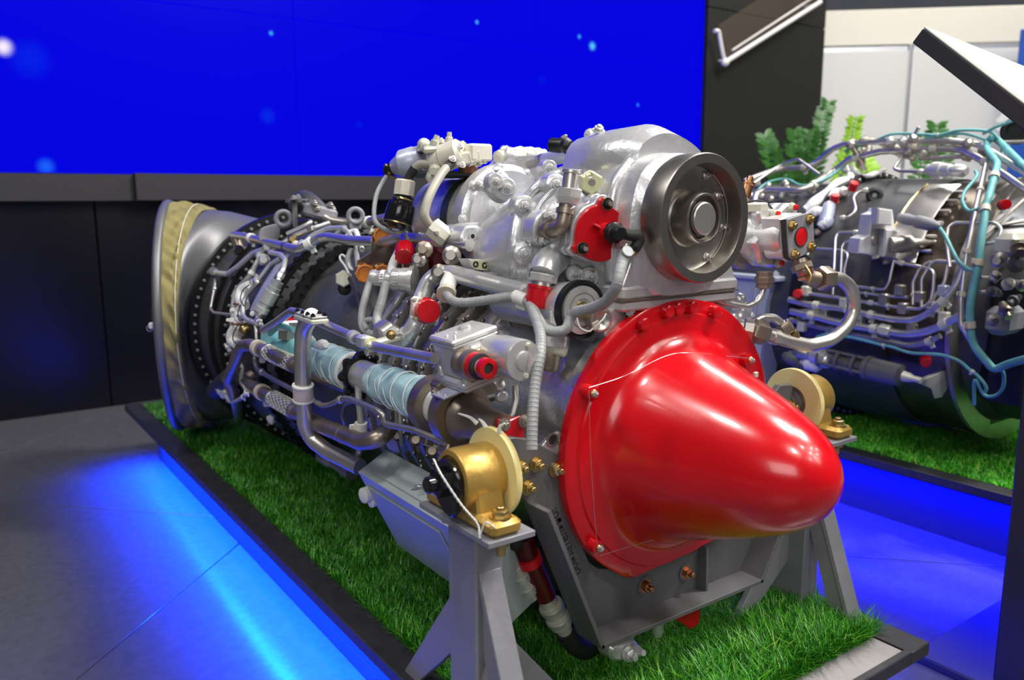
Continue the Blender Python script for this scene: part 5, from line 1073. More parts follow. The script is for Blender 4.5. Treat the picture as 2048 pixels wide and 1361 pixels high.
for (x, y) in ((812, 994), (839, 971)): obj('wire_eye', MB().torus(P(x, y, X=A_.x+.013), Zv, .005, .001, 12, 5), 'steel', sb)
for (x, y, r) in ((733, 990, .012), (748, 1004, .008)): obj('box_foot', MB().lathe(P(x, y, Y=1.09), Vector((-1, -.2, 0)), [(-.01, r), (.006, r), (.008, r*.7)], 14), 'white_nylon', sb)
# silver pump snout and couplings in the shadow underneath
obj('pump_snout', MB().lathe(P(800, 880, Y=1.16), Vector((-.5, -.6, -.2)), [(-.06, .03), (-.01, .03), (0, .026), (.004, .012)], 24), 'steel_dull', ENG)
mb = MB(); mb.lathe(P(640, 910, X=.60), P(690, 940, X=.60)-P(640, 910, X=.60), [(0, .008), (.01, .014), (.06, .014), (.065, .010), (.11, .011), (.12, .014), (.15, .012)], 14); obj('drain_coupling', mb, 'steel_dull', ENG)
obj('green_belly_pan', MB().rings([catmull([P(x, y, X=.60) for x, y in ((520, 800), (560, 835), (640, 890), (720, 940))], 4), catmull([P(x, y, X=.62) for x, y in ((535, 835), (580, 870), (650, 915), (715, 955))], 4)], False, False, wrap=False), 'green_hose', ENG)
for (x, y) in ((528, 812), (545, 838)): obj('white_cap', MB().lathe(P(x, y, X=.585), Vector((-1, -.3, -.3)), [(-.01, .010), (.008, .011), (.010, .007)], 14), 'white_nylon', ENG)
# under-belly pump body that fills the space below the compressor
obj('under_gearbox', MB().box((AX-.02, 1.05, AZ-.23), (.20, .30, .10), bev=.02), 'dark_casing', ENG)
obj('oil_tank', MB().lathe((AX-.03, 1.25, AZ-.255), Yv, [(0, .03), (.01, .055), (.30, .055), (.31, .03)], 28), 'dark_casing', ENG)

# ------------------------------------------------------------ right side of the front engine: fuel pump and its pipes
pb_ = P(1602, 474, Y=.70)
pump = obj('fuel_pump', MB().lathe((pb_.x-.012, 0, pb_.z), Yv, [(.712, .01), (.712, .022), (.72, .026), (.75, .027), (.76, .038), (.79, .038), (.80, .02)], 32), 'silver_satin', ENG)
lob = catmull(pts_at([(1516, 428), (1524, 415), (1545, 418), (1556, 424), (1572, 408), (1590, 408), (1598, 425), (1600, 450), (1598, 500), (1585, 520), (1560, 532), (1540, 536), (1520, 528), (1514, 505), (1506, 487), (1516, 470), (1520, 448)], Y=.742), 3, True)
obj('pump_flange', MB().prism(lob, (.004, .018, 0), .004), 'silver_satin', pump); obj('pump_flange', MB().prism([p+Vector((.006, .021, 0)) for p in lob], (.004, .018, 0), .004), 'silver_satin', pump)
for (x, y) in ((1548, 428), (1583, 415), (1533, 485), (1556, 526)):
    p = P(x, y, Y=.740); bolt(p, -Yv, .0052, pump, 'pale_fitting', 'bolt'); obj('red_dot', MB().lathe(p-Yv*.006, -Yv, [(0, .0042), (.003, .004), (.004, .002)], 14), 'red_paint', pump)
fp_ = catmull(pts_at([(1574, 446), (1577, 438), (1612, 427), (1620, 428), (1627, 438), (1629, 492), (1625, 502), (1590, 519), (1582, 517), (1578, 508)], Y=.702), 2, True)
obj('face_gasket', MB().prism([p+Vector((-.002, .002, -.001)) for p in fp_], (0, .006, 0), 0), 'rubber', pump)
fpl = obj('face_plate', MB().prism(fp_, (0, .004, 0), .0008), 'stand_paint', pump); rcx = P(1602, 474, Y=.7015)
obj('pump_cover_body', MB().prism([p+Vector((-.003, .007, 0)) for p in fp_], (-.006, .03, 0), .003), 'silver_satin', pump)
obj('red_disc', MB().lathe(rcx, -Yv, [(-.002, .0125), (.0008, .0125), (.001, .0118)], 36), 'red_paint', fpl); obj('disc_rim', MB().ring(rcx+Yv*.0002, -Yv, .0138, .0125, .0012, 36), 'rubber', fpl)
for (x, y) in ((1584, 451), (1619, 438), (1622, 494), (1589, 509)): bolt(P(x, y, Y=.7015), -Yv, .0052, fpl, 'brass', 'bolt')
bd_ = P(1500, 476, Y=.775); obj('base_ring', MB().lathe((bd_.x, .79, bd_.z), -Yv, [(0, .02), (0, .046), (.010, .046), (.014, .040), (.02, .039), (.022, .02)], 40), 'bronze_steel', pump)
nk_ = Vector((AX+.085, .815, FZ-.025)); obj('pump_neck', MB().sweep(catmull([Vector((bd_.x, .785, bd_.z)), Vector((bd_.x-.01, .815, bd_.z)), Vector((bd_.x-.05, .835, bd_.z+.002)), nk_], 5), .034, 20), 'cast_silver', pump)
obj('hex_plug', MB().hexa(P(1513, 422, Y=.755), P(1513, 408, Y=.755)-P(1513, 422, Y=.755), .0155, .011), 'pale_fitting', pump)
cu = obj('copper_sensor', MB().lathe(P(1486, 400, Y=.79), P(1497, 366, Y=.79)-P(1486, 400, Y=.79), [(0, .009), (.022, .0085), (.023, .010), (.027, .010), (.028, .005), (.036, .0045)], 20), 'copper', pump)
obj('sensor_body', MB().lathe(P(1478, 425, Y=.79), P(1486, 400, Y=.79)-P(1478, 425, Y=.79), [(0, .012), (.02, .0105), (.022, .008)], 16), 'steel_dull', cu)
obj('wire_loop', MB().sweep(catmull(path([(1490, 410, .78), (1505, 402, .775), (1530, 405, .77), (1545, 418, .765)], 'Y'), 5), .0016, 6), 'rubber', cu)
d1_ = T('fuel_line', 'steel', [(1529, 550, .735), (1528, 575, .735), (1520, 600, .735), (1495, 614, .74), (1450, 606, .745), (1428, 600, .75)], .0045, mode='Y', bend=.02, n=12)
for t_, r_ in ((.0, .0115), (.06, .0135), (.12, .0115)): nutband(d1_, t_, r_, .010, 'bronze_steel', 'union_nut')
obj('wire_twist', MB().sweep(path([(1510, 605, .73), (1514, 594, .73), (1512, 600, .73), (1518, 590, .73)], 'Y'), .0012, 5), 'steel', d1_)
d2_ = T('fuel_pipe', 'steel', [(1640, 557, .70), (1680, 557, .70), (1704, 575, .70), (1710, 620, .70), (1692, 655, .70), (1662, 682, .705), (1620, 692, .712), (1575, 682, .722), (1505, 660, .74)], .0098, mode='Y', bend=.055, n=18)
nutband(d2_, .03, .0175, .026, 'bronze_steel', 'union_nut'); nutband(d2_, .97, .0175, .026, 'bronze_steel', 'union_nut'); band(d2_, .88, .0115, .010, 'steel', 'ferrule', False)
el2 = T('pump_elbow', 'bronze_steel', [(1598, 520, .715), (1606, 542, .708), (1618, 556, .703), (1634, 558, .70)], .0105, mode='Y', bend=.012); nutband(el2, .25, .0150, .010, 'bronze_steel', 'union_nut'); nutband(el2, .5, .0135, .006, 'copper', 'union_nut')
obj('wire_twist', MB().sweep(catmull(path([(1610, 530, .70), (1622, 552, .69), (1618, 570, .69), (1632, 576, .69)], 'Y'), 5), .0016, 6), 'brass', el2)
d3_ = T('bleed_loop', 'steel', [(1498, 700, .742), (1496, 672, .742), (1502, 648, .742), (1522, 636, .74), (1548, 636, .735), (1566, 650, .73), (1576, 664, .726)], .0062, mode='Y', bend=.022, n=14); nutband(d3_, .93, .0118, .018, 'bronze_steel', 'union_nut')
obj('tee_stub', MB().hexa(P(1578, 666, Y=.725), P(1588, 680, Y=.722)-P(1578, 666, Y=.725), .0125, .012), 'brass', d3_)
obj('port_adapter', MB().lathe(P(1512, 662, Y=.738), P(1470, 655, Y=.76)-P(1512, 662, Y=.738), [(0, .012), (.004, .016), (.016, .016), (.018, .013), (.03, .013), (.04, .018)], 8), 'steel_dull', ENG)
for (x, y, r) in ((1485, 622, .014), (1478, 600, .011), (1494, 636, .012), (1470, 640, .016)): obj('cast_knuckle', MB().ball(P(x, y, Y=.80), r, n=10, m=7), 'silver_satin', ENG)
obj('cast_arm', MB().sweep(catmull(path([(1462, 615, .81), (1485, 628, .80), (1500, 640, .80)], 'Y'), 5), .010, 10), 'silver_satin', ENG)

# ------------------------------------------------------------ grey cradle bolted to the intake flange
WYc = .7505
crad = empty('support_cradle', (AX, WYc, .23), 'grey welded steel cradle with handwriting holding the red-nosed engine', 'cradle')
F0, F1, F2, F3, F4 = P(1095, 1027, Y=.712), P(1204, 1301, Y=.712), P(1526, 1167, Y=.712), P(1562, 1075, Y=.712), P(1600, 930, Y=.712)
W = lambda q: Vector((q.x, WYc, q.z))
outl = pts_at([(1010, 878), (1030, 876), (1062, 880), (1124, 915), (1125, 1000), (1178, 1125), (1196, 1138), (1250, 1140), (1400, 1060), (1436, 1050), (1470, 1030), (1540, 800), (1560, 772), (1584, 770), (1588, 822)], Y=WYc) + [W(F4), W(F3), W(F2), W(F1), W(F0)] + pts_at([(1014, 950)], Y=WYc)
web = obj('web_plate', MB().prism(outl, (0, .010, 0), .0008), 'grey_paint', crad)
def fl_plate(name, p, q, y0=.712, y1=WYc, th=.006):
    u = (q-p).normalized(); n = u.cross(Yv).normalized()
    return obj(name, MB().prism([Vector((p.x, y0, p.z)), Vector((q.x, y0, q.z)), Vector((q.x, y1, q.z)), Vector((p.x, y1, p.z))], n*th, .0006), 'grey_paint', crad)
fl_plate('side_flange', F0, F1); fl_plate('bottom_flange', F1, F2); fl_plate('side_flange', F2, F3); fl_plate('side_flange', F3, F4)
gp, gq = P(1398, 1092, Y=WYc), P(1395, 1182, Y=WYc); obj('gusset', MB().prism([gp, gq, gq-Yv*.016, gp-Yv*.014], (.005, 0, 0), .0006), 'grey_paint', crad)
for (x, y, m_) in ((1072, 929, 'brass'), (1110, 939, 'brass'), (1041, 935, 'brass'), (1055, 975, 'brass'), (1290, 1172, 'copper'), (1372, 1145, 'copper'), (1580, 812, 'brass')):
    p = P(x, y, Y=WYc-.0005); bolt(p, -Yv, .0066, crad, m_, 'stud'); 
    if m_ == 'copper': obj('washer', MB().ring(p, -Yv, .014, .006, .0015, 24), 'grey_paint', crad)
for (x, y) in ((1110, 939),):
    p = P(x, y, Y=WYc-.016); obj('split_pin', MB().cyl(p-Zv*.008+Xv*.004, p+Zv*.008-Xv*.004, .0014, n=6), 'steel', crad)
ep_ = obj('engine_lug', MB().prism(catmull(pts_at([(1085, 900), (1090, 885), (1100, 876), (1112, 868), (1124, 862), (1150, 850), (1150, 930), (1120, 920)], Y=.756), 2, True), (0, .006, 0), .0008), 'silver_satin', ENG)
obj('bolt_hole', MB().ring(P(1104, 880, Y=.7555), -Yv, .0085, .006, .0012, 24), 'steel_dull', ep_); obj('hole_bore', MB().lathe(P(1104, 880, Y=.7558), -Yv, [(0, .006), (.0004, .006)], 20), 'rubber', ep_)
# handwriting on the left arm
def text_obj(body, p, u, v, h, m, parent, name='lettering', shear=0, ext=.0003):
    cu_ = bpy.data.curves.new(name, 'FONT'); cu_.body = body; cu_.size = 1; cu_.extrude = 0; cu_.shear = shear; cu_.align_x = 'CENTER'; cu_.align_y = 'CENTER'; cu_.resolution_u = 3
    to = bpy.data.objects.new(name+'_curve', cu_); COL.objects.link(to); dg = bpy.context.evaluated_depsgraph_get(); dg.update()
    me = bpy.data.meshes.new_from_object(to.evaluated_get(dg)); bpy.data.objects.remove(to); bpy.data.curves.remove(cu_)
    me.materials.clear(); me.materials.append(MATS[m]); o = bpy.data.objects.new(name, me); COL.objects.link(o); o.name = name
    u = Vector(u).normalized(); v = (Vector(v)-u*Vector(v).dot(u)).normalized(); n = u.cross(v); M = Matrix((u, v, n)).transposed().to_4x4()
    o.rotation_mode = 'QUATERNION'; o.rotation_quaternion = M.to_quaternion(); o.scale = (h, h, h); ORG[o.name] = Vector(p); o.parent = parent; o.location = Vector(p)-ORG[parent.name]; return o
ta, tb2 = P(1150, 1132, Y=WYc-.001), P(1114, 1038, Y=WYc-.001)
text_obj('обязательно!', (ta+tb2)/2, tb2-ta, Vector((-1, 0, -.3)), .0165, 'ink', web)
# red pipe and grey hose coupling hanging inside the left arm
hk = empty('drain_hose', P(1075, 1150, Y=.80), 'drain hose with red sleeve and clamped couplings beside the left cradle arm', 'hose')
L = catmull(path([(1045, 1075, .79), (1058, 1115, .79), (1080, 1165, .79), (1092, 1195, .79)], 'Y'), 6); obj('red_sleeve', MB().sweep(L, .0135, 16), 'dark_red', hk)
obj('black_elbow', MB().sweep(catmull(path([(1020, 1078, .80), (1032, 1088, .79), (1045, 1078, .79), (1052, 1095, .79)], 'Y'), 6), .010, 12), 'rubber', hk)
obj('red_ring', MB().ring(P(1055, 1112, Y=.79), P(1092, 1195, Y=.79)-P(1055, 1112, Y=.79), .0165, .012, .012, 24), 'red_paint', hk)
obj('hanger_plate', MB().prism(pts_at([(1000, 1085), (1040, 1088), (1080, 1120), (1082, 1132), (1060, 1142), (1030, 1125), (1004, 1110)], Y=.80), (0, .003, 0), .0006), 'pale_fitting', hk)
for (a, b) in (((1092, 1195), (1130, 1262)), ((1025, 1130), (1062, 1195))):
    pa, pb = P(*a, Y=.80), P(*b, Y=.80); u_ = (pb-pa).normalized(); LL = (pb-pa).length
    obj('coupling', MB().lathe(pa, u_, [(0, .010), (.002, .012), (LL*.2, .012), (LL*.21, .016), (LL*.42, .016), (LL*.43, .0125), (LL*.55, .0125), (LL*.56, .0155), (LL*.8, .0155), (LL*.82, .012), (LL, .011)], 18), 'pale_fitting', hk)
    for q in (.25, .6): obj('hose_clip', MB().ring(pa+u_*LL*q, u_, .0172, .014, .006, 20), 'silver_satin', hk)
L = catmull(path([(1130, 1262, .80), (1150, 1290, .80), (1170, 1300, .81), (1195, 1290, .84)], 'Y'), 6); obj('dark_hose', MB().sweep(L, .014, 14), 'rubber', hk)
# drain valve below the bottom flange
dv = obj('drain_valve', MB().prism(catmull(pts_at([(1222, 1300), (1236, 1288), (1268, 1282), (1280, 1296), (1262, 1318), (1240, 1326), (1224, 1320)], Y=.735), 3, True), (0, .03, 0), .004), 'silver_satin', ENG)
bolt(P(1258, 1308, Y=.732), Vector((-.2, -1, .1)), .0075, dv, 'silver_satin', 'stud'); obj('valve_stem', MB().lathe(P(1262, 1300, Y=.735), P(1284, 1306, Y=.715)-P(1262, 1300, Y=.735), [(0, .009), (.012, .008), (.018, .005), (.024, .004)], 14), 'silver_satin', dv)
obj('valve_column', MB().lathe(P(1250, 1296, Y=.76), Zv, [(0, .012), (.03, .012), (.05, .013)], 14), 'silver_satin', dv)
obj('drain_spout', MB().lathe(P(1315, 1262, Y=.75), Vector((0, 0, -1)), [(-.03, .009), (0, .009), (.008, .006)], 12), 'silver_satin', ENG)
obj('red_plug', MB().prism(pts_at([(1350, 1240), (1400, 1215), (1401, 1235), (1396, 1250), (1382, 1260), (1372, 1252)], Y=.755), (0, .012, 0), .001), 'red_paint', ENG)

# ------------------------------------------------------------ two stands with roller bearings
def stand(label, sg, cx):
    o = empty('roller_stand', (cx, .757, TOP), label, 'stand'); ip = .0
    X = lambda d: cx + sg*d                              # d measured outwards
    zp = .459
    obj('post', MB().box((X(.0), .757, (TOP-.006+zp-.007)/2), (.038, .060, zp-.007-TOP+.006), bev=.0025), 'stand_paint', o)
    obj('top_plate', MB().box((X(.0), .757, zp-.0035), (.062, .150, .007), bev=.0008), 'stand_paint', o)
    wl = MB(); 
    for k in range(14): wl.ball((X(.021), .727+.060*k/13, zp-.009), .0042, n=6, m=4)
    obj('weld_bead', wl, 'stand_paint', o)
    obj('foot_plate', MB().box((X(0), .757, TOP-.006), (.09, .11, .006), bev=.001), 'stand_paint', o)
    def brace(d, top, reach, w_):
        d = Vector(d); s_ = d.cross(Zv); p = Vector((cx, .757, 0)); e = .019 if abs(d.x) > .5 else .030
        a = p+d*(e-.002)+Zv*top; b = p+d*(e-.002)+Zv*(top-.085); c = p+d*reach+Zv*(TOP-.006); f = p+d*(reach-.035)+Zv*(TOP-.006)
        return obj('brace', MB().prism([a, c, f, b], s_*w_, .0008), 'stand_paint', o)
    brace((0, 1, 0), .375, .19, .010); brace((0, -1, 0), .395, .115, .010); brace((-sg, 0, 0), .33, .15, .010)
    b1 = obj('brace_flange', MB().box(Vector((cx, .757-.071, .285)), (.030, .008, .25), (Xv, (Vector((0, 1, -.37))).normalized(), (Vector((0, .37, 1))).normalized()), .001), 'stand_paint', o)
    # bearing block
    zc = .507; bb = obj('bearing_block', MB().box((X(.004), .757, zp+.009), (.040, .146, .018), bev=.005), 'gold_paint', o)
    obj('bearing_barrel', MB().lathe((X(-.022), .757, zc), (sg, 0, 0), [(0, .020), (0, .0345), (.003, .0362), (.048, .0362), (.052, .0345), (.053, .029), (.047, .028), (.047, .002)], 48), 'gold_paint', bb)
    obj('bearing_web', MB().prism([Vector((X(-.016), .757-.040, zp+.014)), Vector((X(-.016), .757+.040, zp+.014)), Vector((X(-.016), .757+.033, zc)), Vector((X(-.016), .757-.033, zc))], (sg*.036, 0, 0), .003), 'gold_paint', bb)
    for s_ in (-1, 1): bolt((X(.004), .757+s_*.058, zp+.018), Zv, .0085, bb, 'brass', 'bolt'); q = bolt((X(.004), .757+s_*.058, zp-.007), -Zv, .0085, bb, 'brass', 'nut'); obj('bolt_end', MB().cyl((X(.004), .757+s_*.058, zp-.015), (X(.004), .757+s_*.058, zp-.026), .005, n=12), 'brass', bb)
    ca = math.radians(-35 if sg < 0 else 215)
    cp = [Vector((X(.0315), .757+.0285*math.cos(a)*(1+.10*max(0, math.cos(a-4.2))**3), zc-.003+.0285*math.sin(a)*(1+.32*max(0, math.cos(a-4.2))**3))) for a in np.linspace(0, 2*PI, 48, endpoint=False)]
    k_ = obj('black_cap', MB().prism(cp, (sg*.008, 0, 0), .002), 'black_gloss', o)
    obj('cap_hex', MB().hexa((X(.039), .757+.002, zc), (sg, 0, 0), .0165, .012, hint=(0, .4, 1)), 'black_gloss', k_)
    obj('pin_end', MB().lathe((X(.050), .757+.002, zc), (sg, 0, 0), [(0, .0095), (.010, .0095), (.012, .0075), (.012, .001)], 24), 'black_gloss', k_)
    # flange disc of cream nylon
    dk = obj('nylon_flange', MB().lathe((X(-.0225), .757, zc), (-sg, 0, 0), [(0, .022), (0, .0515), (.002, .0522), (.0065, .0522), (.0085, .0510), (.0085, .024), (.006, .022)], 64), 'cream_nylon', o)
    obj('axle', MB().lathe((X(-.032), .757, zc), (-sg, 0, 0), [(0, .019), (.004, .019), (.006, .012), (.010, .012)], 24), 'grey_paint', dk)
    obj('seat_ring', MB().ring((X(-.031), .757, zc), (-sg, 0, 0), .0245, .020, .0012, 40), 'bronze_steel', dk)
    return o, X, zc
lst, X_, zc_ = stand('grey steel stand with gold bearing block, full post visible at left', -1, .484)
stand('grey steel stand behind the red nose, only its legs and disc visible', 1, 1.096)
zc = zc_
L = catmull([Vector((.436, .765, zc+.026)), Vector((.428, .735, zc+.018)), Vector((.440, .715, zc-.012)), Vector((.452, .703, zc-.032)), Vector((.452, .698, zc-.046))], 6)
tw = MB(); 
for s_ in (0, PI): tw.sweep([p+Vector((0, math.cos(i*1.1+s_), math.sin(i*1.1+s_)))*.0011 for i, p in enumerate(catmull(L, 3))], .0009, 5)
obj('twisted_wire', tw, 'thread', lst)
obj('wire_end', MB().sweep(catmull([L[-1], L[-1]+Vector((.004, -.006, .018)), L[-1]+Vector((.012, -.012, .012))], 5), .0009, 5), 'thread', lst)
for (dx, dy, h) in ((-.01, .03, .008), (.0, .012, .006), (.006, -.016, .010)):
    obj('torn_film', MB().sweep(catmull([Vector((.508, .757+dy, zc+.050)), Vector((.505+dx*.3, .757+dy*1.2, zc+.054+h*.4)), Vector((.503+dx, .757+dy*1.6, zc+.053+h))], 4), .003, 6, rf=lambda t: 1-.7*t), 'thread', lst)

lp, ld, lv, kc_ = KC; lu = ld.cross(lv).normalized()
for ch, k in (('H', -.35), ('I', .12), ('8', .55)):
    a = k; n_ = (lv*math.cos(a)-lu*math.sin(a)*-1).normalized(); n_ = (lv*math.cos(a)+Vector((0, 0, -1))*math.sin(a)).normalized(); n_ = (n_-ld*n_.dot(ld)).normalized()
    text_obj(ch, lp+n_*.0137, n_.cross(ld)*-1 if n_.cross(ld).z > 0 else n_.cross(ld), ld, .0075, 'ink', kc_)

# ------------------------------------------------------------ the second engine, on the platform behind
eng2 = empty('turboshaft_engine', (AX2, 1.4, AZ2-.3), 'dark-cased turboshaft engine with teal cables and thin steel pipes at right', 'engine')
A2, Z2 = AX2, AZ2
def lat2(nm, m, prof, n=72): return obj(nm, MB().lathe((A2, 0, Z2), (0, 1, 0), prof, n), m, eng2)
c2m = MB().lathe((A2, 0, Z2), (0, 1, 0), [(1.10, .10), (1.10, .328), (1.14, .331), (1.34, .333), (1.35, .333), (1.35, .1)], 72); obj('combustor_casing', c2m, 'dark_casing', eng2)
lat2('compressor_casing', 'bronze_dark', [(.95, .10), (.95, .312), (.955, .320), (1.10, .322), (1.10, .1)])
lat2('front_flange', 'steel_dull', [(.942, .2), (.942, .330), (.952, .330), (.952, .2)])
lat2('intake_cone', 'dark_casing', [(.70, .08), (.70, .17), (.78, .19), (.942, .285), (.942, .1)])
f2 = lat2('rear_flange', 'black_metal', [(1.34, .31), (1.34, .352), (1.362, .352), (1.362, .31)]); mb = MB()
for k in range(64): a = 2*PI*k/64; mb.hexa(Vector((A2+.343*math.cos(a), 1.339, Z2+.343*math.sin(a))), -Yv, .005, .006)
obj('bolt_ring', mb, 'steel_dull', f2, kind='stuff')
lat2('turbine_casing', 'dark_casing', [(1.362, .1), (1.362, .322), (1.85, .325), (1.86, .34), (1.88, .34), (1.89, .31), (2.30, .28), (2.30, .1)])
# polished access cover with its studs
rows = []
for a in np.linspace(1.95, 2.75, 18):
    n_ = Vector((math.cos(a), 0, math.sin(a))); c = Vector((A2, 0, Z2)); rows.append([c+n_*.334+Yv*1.045, c+n_*.336+Yv*1.045, c+n_*.338+Yv*1.05, c+n_*.338+Yv*1.125, c+n_*.336+Yv*1.13, c+n_*.326+Yv*1.13])
ac = obj('access_cover', MB().rings(rows), 'steel', eng2)
for k in range(6): a = 2.05+.12*k; n_ = Vector((math.cos(a), 0, math.sin(a))); obj('stud', MB().cyl(Vector((A2, 1.05, Z2))+n_*.331, Vector((A2, 1.02, Z2))+n_*.331, .004, n=8), 'steel', ac)
edge = [Vector((A2+.3385*math.cos(a), 1.13, Z2+.3385*math.sin(a))) for a in np.linspace(1.95, 2.75, 18)]; obj('gilt_edge', MB().sweep(edge, .0022, 6), 'brass', ac)
def T2(nm, m, pts, r, R=.32, bend=.03, n=10, smooth=False, bands=(), bm='pale_fitting', nuts=()):
    o = tube(nm, m, eng2, [(q if len(q) > 2 else (q[0], q[1], R)) for q in pts], r*.00105, 'R2', None, bend, n, smooth)
    for t_ in bands: band(o, t_, r*.00105*1.35, r*.00105*1.8, bm)
    for t_ in nuts: nutband(o, t_, r*.00105*1.6, r*.00105*3, 'pale_fitting')
    return o
T2('steel_pipe', 'steel', [(1578, 600), (1616, 609), (1692, 619), (1750, 632), (1786, 639), (1828, 642), (1856, 628), (1880, 609), (1915, 572), (1932, 520)], 8, .33, .12, 14, bands=(.16, .45, .80), nuts=(.34,))
T2('steel_pipe', 'steel', [(1582, 623), (1619, 630), (1659, 641), (1706, 652), (1769, 661), (1809, 669), (1844, 666), (1880, 654), (1925, 630)], 9, .335, .15, 14, bands=(.14, .52, .9), nuts=(.36, .58))
T2('steel_pipe', 'steel_dull', [(1580, 640, .32), (1660, 660, .32), (1740, 676, .325), (1786, 685, .33), (1821, 692, .33), (1856, 685, .33), (1880, 672, .33)], 7, .33, .12, 12, bands=(.93,))
T2('thin_pipe', 'steel', [(1600, 585), (1699, 599), (1734, 605), (1797, 615), (1842, 619), (1861, 605), (1889, 567), (1896, 530)], 4.2, .325, .05, bands=(.32, .55, .80), nuts=(.45,))
T2('thin_pipe', 'steel', [(1680, 548), (1680, 572), (1692, 582), (1739, 588), (1774, 593), (1816, 595)], 3.6, .32, .03, bands=(.5,))
T2('thin_pipe', 'steel', [(1704, 573), (1771, 580), (1779, 562), (1788, 520)], 3.6, .32, .02, bands=(.35,))
T2('thin_pipe', 'steel', [(1620, 497), (1685, 501), (1697, 510), (1689, 540), (1690, 560)], 3.6, .32, .02)
T2('thin_pipe', 'steel', [(1720, 465), (1676, 466), (1671, 478), (1668, 545), (1666, 590)], 4, .325, .02, nuts=(.05,))
T2('thin_pipe', 'steel', [(1712, 483), (1690, 484), (1684, 495), (1682, 550)], 3.6, .325, .02, nuts=(.1,))
T2('thin_pipe', 'steel', [(1790, 524), (1860, 538), (1868, 546), (1866, 580), (1862, 600)], 4, .33, .02, nuts=(.1,))
T2('thin_pipe', 'steel', [(1826, 610), (1826, 566), (1838, 540), (1852, 528), (1862, 524)], 4, .33, .02, bands=(.2,))
T2('thin_pipe', 'steel', [(1843, 615), (1843, 560), (1860, 530), (1870, 522), (1922, 526)], 4, .33, .02)
T2('thin_pipe', 'steel', [(1900, 535), (1893, 480), (1896, 455), (1908, 446), (1990, 446), (2004, 458), (1996, 484), (1970, 488)], 4, .34, .025)
T2('thin_pipe', 'steel', [(1737, 380), (1716, 384), (1706, 395), (1712, 420), (1700, 434), (1680, 437)], 4.2, .325, .03, nuts=(.05, .95))
T2('thin_pipe', 'steel', [(1838, 254, .36), (1808, 308, .345), (1788, 338, .335), (1800, 342, .33), (1850, 344, .33)], 4.4, .33, .015, nuts=(.96,))
T2('steel_pipe', 'steel', [(1838, 317, .33), (1856, 317, .33), (1955, 311, .335), (1972, 313, .335), (1972, 330, .335), (1950, 425, .345), (1935, 500, .35), (1922, 600, .35), (1922, 650, .35), (1942, 682, .35)], 6, .34, .03, 12, bands=(.16, .5, .75, .87), bm='tan_clamp')
T2('steel_pipe', 'steel', [(1508, 410, .31), (1512, 388, .31), (1530, 380, .31), (1600, 381, .31), (1625, 372, .31), (1665, 345, .312), (1700, 318, .315), (1760, 303, .32), (1880, 297, .33), (1925, 299, .33), (1975, 326, .33), (2060, 385, .33)], 9, .32, .08, 14, bands=(.22, .42, .62, .78))
T2('steel_pipe', 'steel', [(1490, 362, .31), (1560, 336, .31), (1614, 336, .31), (1640, 320, .312), (1665, 298, .315), (1690, 288, .32), (1760, 283, .325), (1900, 282, .34), (1960, 290, .34), (2060, 350, .34)], 8, .32, .06, 14, bands=(.2, .5))
T2('thin_pipe', 'steel', [(1500, 372, .30), (1560, 330, .31), (1596, 318, .31), (1640, 350, .31)], 4, .31, .03)
T2('steel_pipe', 'tan_clamp', [(1724, 279, .345), (1750, 281, .345), (1775, 295, .34), (1800, 312, .335), (1830, 317, .33)], 5.5, .34, .06, 12, bands=(.05, .95))
T2('sensor_probe', 'steel_dull', [(1704, 290, .335), (1712, 305, .32), (1722, 325, .30), (1728, 342, .285)], 8, .33, .03, 12, bands=(.4, .7), bm='bronze_steel')
# teal cables
T2('teal_cable', 'teal', [(1633, 675), (1654, 669), (1682, 672), (1715, 678), (1762, 690), (1786, 695), (1821, 706), (1880, 710), (1917, 722), (1938, 739), (1958, 755), (1972, 775), (1968, 790)], 3.6, .345, smooth=True, bands=(.4, .86))
T2('teal_cable', 'teal', [(1700, 310, .325), (1690, 330, .32), (1655, 355, .315), (1625, 368, .315), (1600, 370, .315), (1570, 358, .315), (1530, 368, .315), (1505, 395, .315)], 3, .315, smooth=True)
T2('teal_cable', 'teal', [(1690, 302, .335), (1753, 280, .34), (1788, 268, .345), (1846, 269, .345), (1877, 270, .345), (1918, 261, .345), (1961, 261, .345), (1986, 267, .345), (2002, 288, .345), (2004, 306, .345), (1994, 327, .345)], 3.6, .34, smooth=True, bands=(.45,))
T2('teal_cable', 'teal', [(1763, 287, .34), (1825, 282, .345), (1887, 271, .345), (1930, 268, .35), (1975, 281, .35)], 3.4, .34, smooth=True)
T2('teal_cable', 'teal', [(1966, 268, .35), (1990, 255, .36), (2030, 240, .38)], 3.6, .35, smooth=True)
T2('teal_harness', 'teal', [(1985, 275), (1974, 285), (1975, 300), (1988, 318), (1994, 330), (1988, 354), (1978, 393), (1971, 411), (1969, 436), (1961, 487), (1955, 540), (1942, 600), (1940, 650), (1948, 690), (1972, 722), (1990, 738), (2018, 728), (2060, 716)], 8, .36, smooth=True, n=12, bands=(.33, .46, .62, .78), bm='tan_clamp')
T2('teal_harness', 'teal', [(1985, 275), (2000, 285), (2060, 345)], 8, .36, smooth=True, n=12)
T2('teal_cable', 'teal', [(1951, 343), (1953, 354), (1930, 383), (1925, 403), (1938, 422), (1962, 414), (1968, 406)], 3.8, .35, smooth=True)
T2('teal_cable', 'teal', [(1877, 453), (1892, 475), (1905, 502), (1918, 524), (1940, 540), (1956, 538), (1962, 530)], 4.2, .36, smooth=True)
T2('teal_cable', 'teal', [(1990, 738), (2006, 745), (2006, 775), (1990, 792), (1968, 790), (1950, 760), (1948, 810)], 3.6, .35, smooth=True)
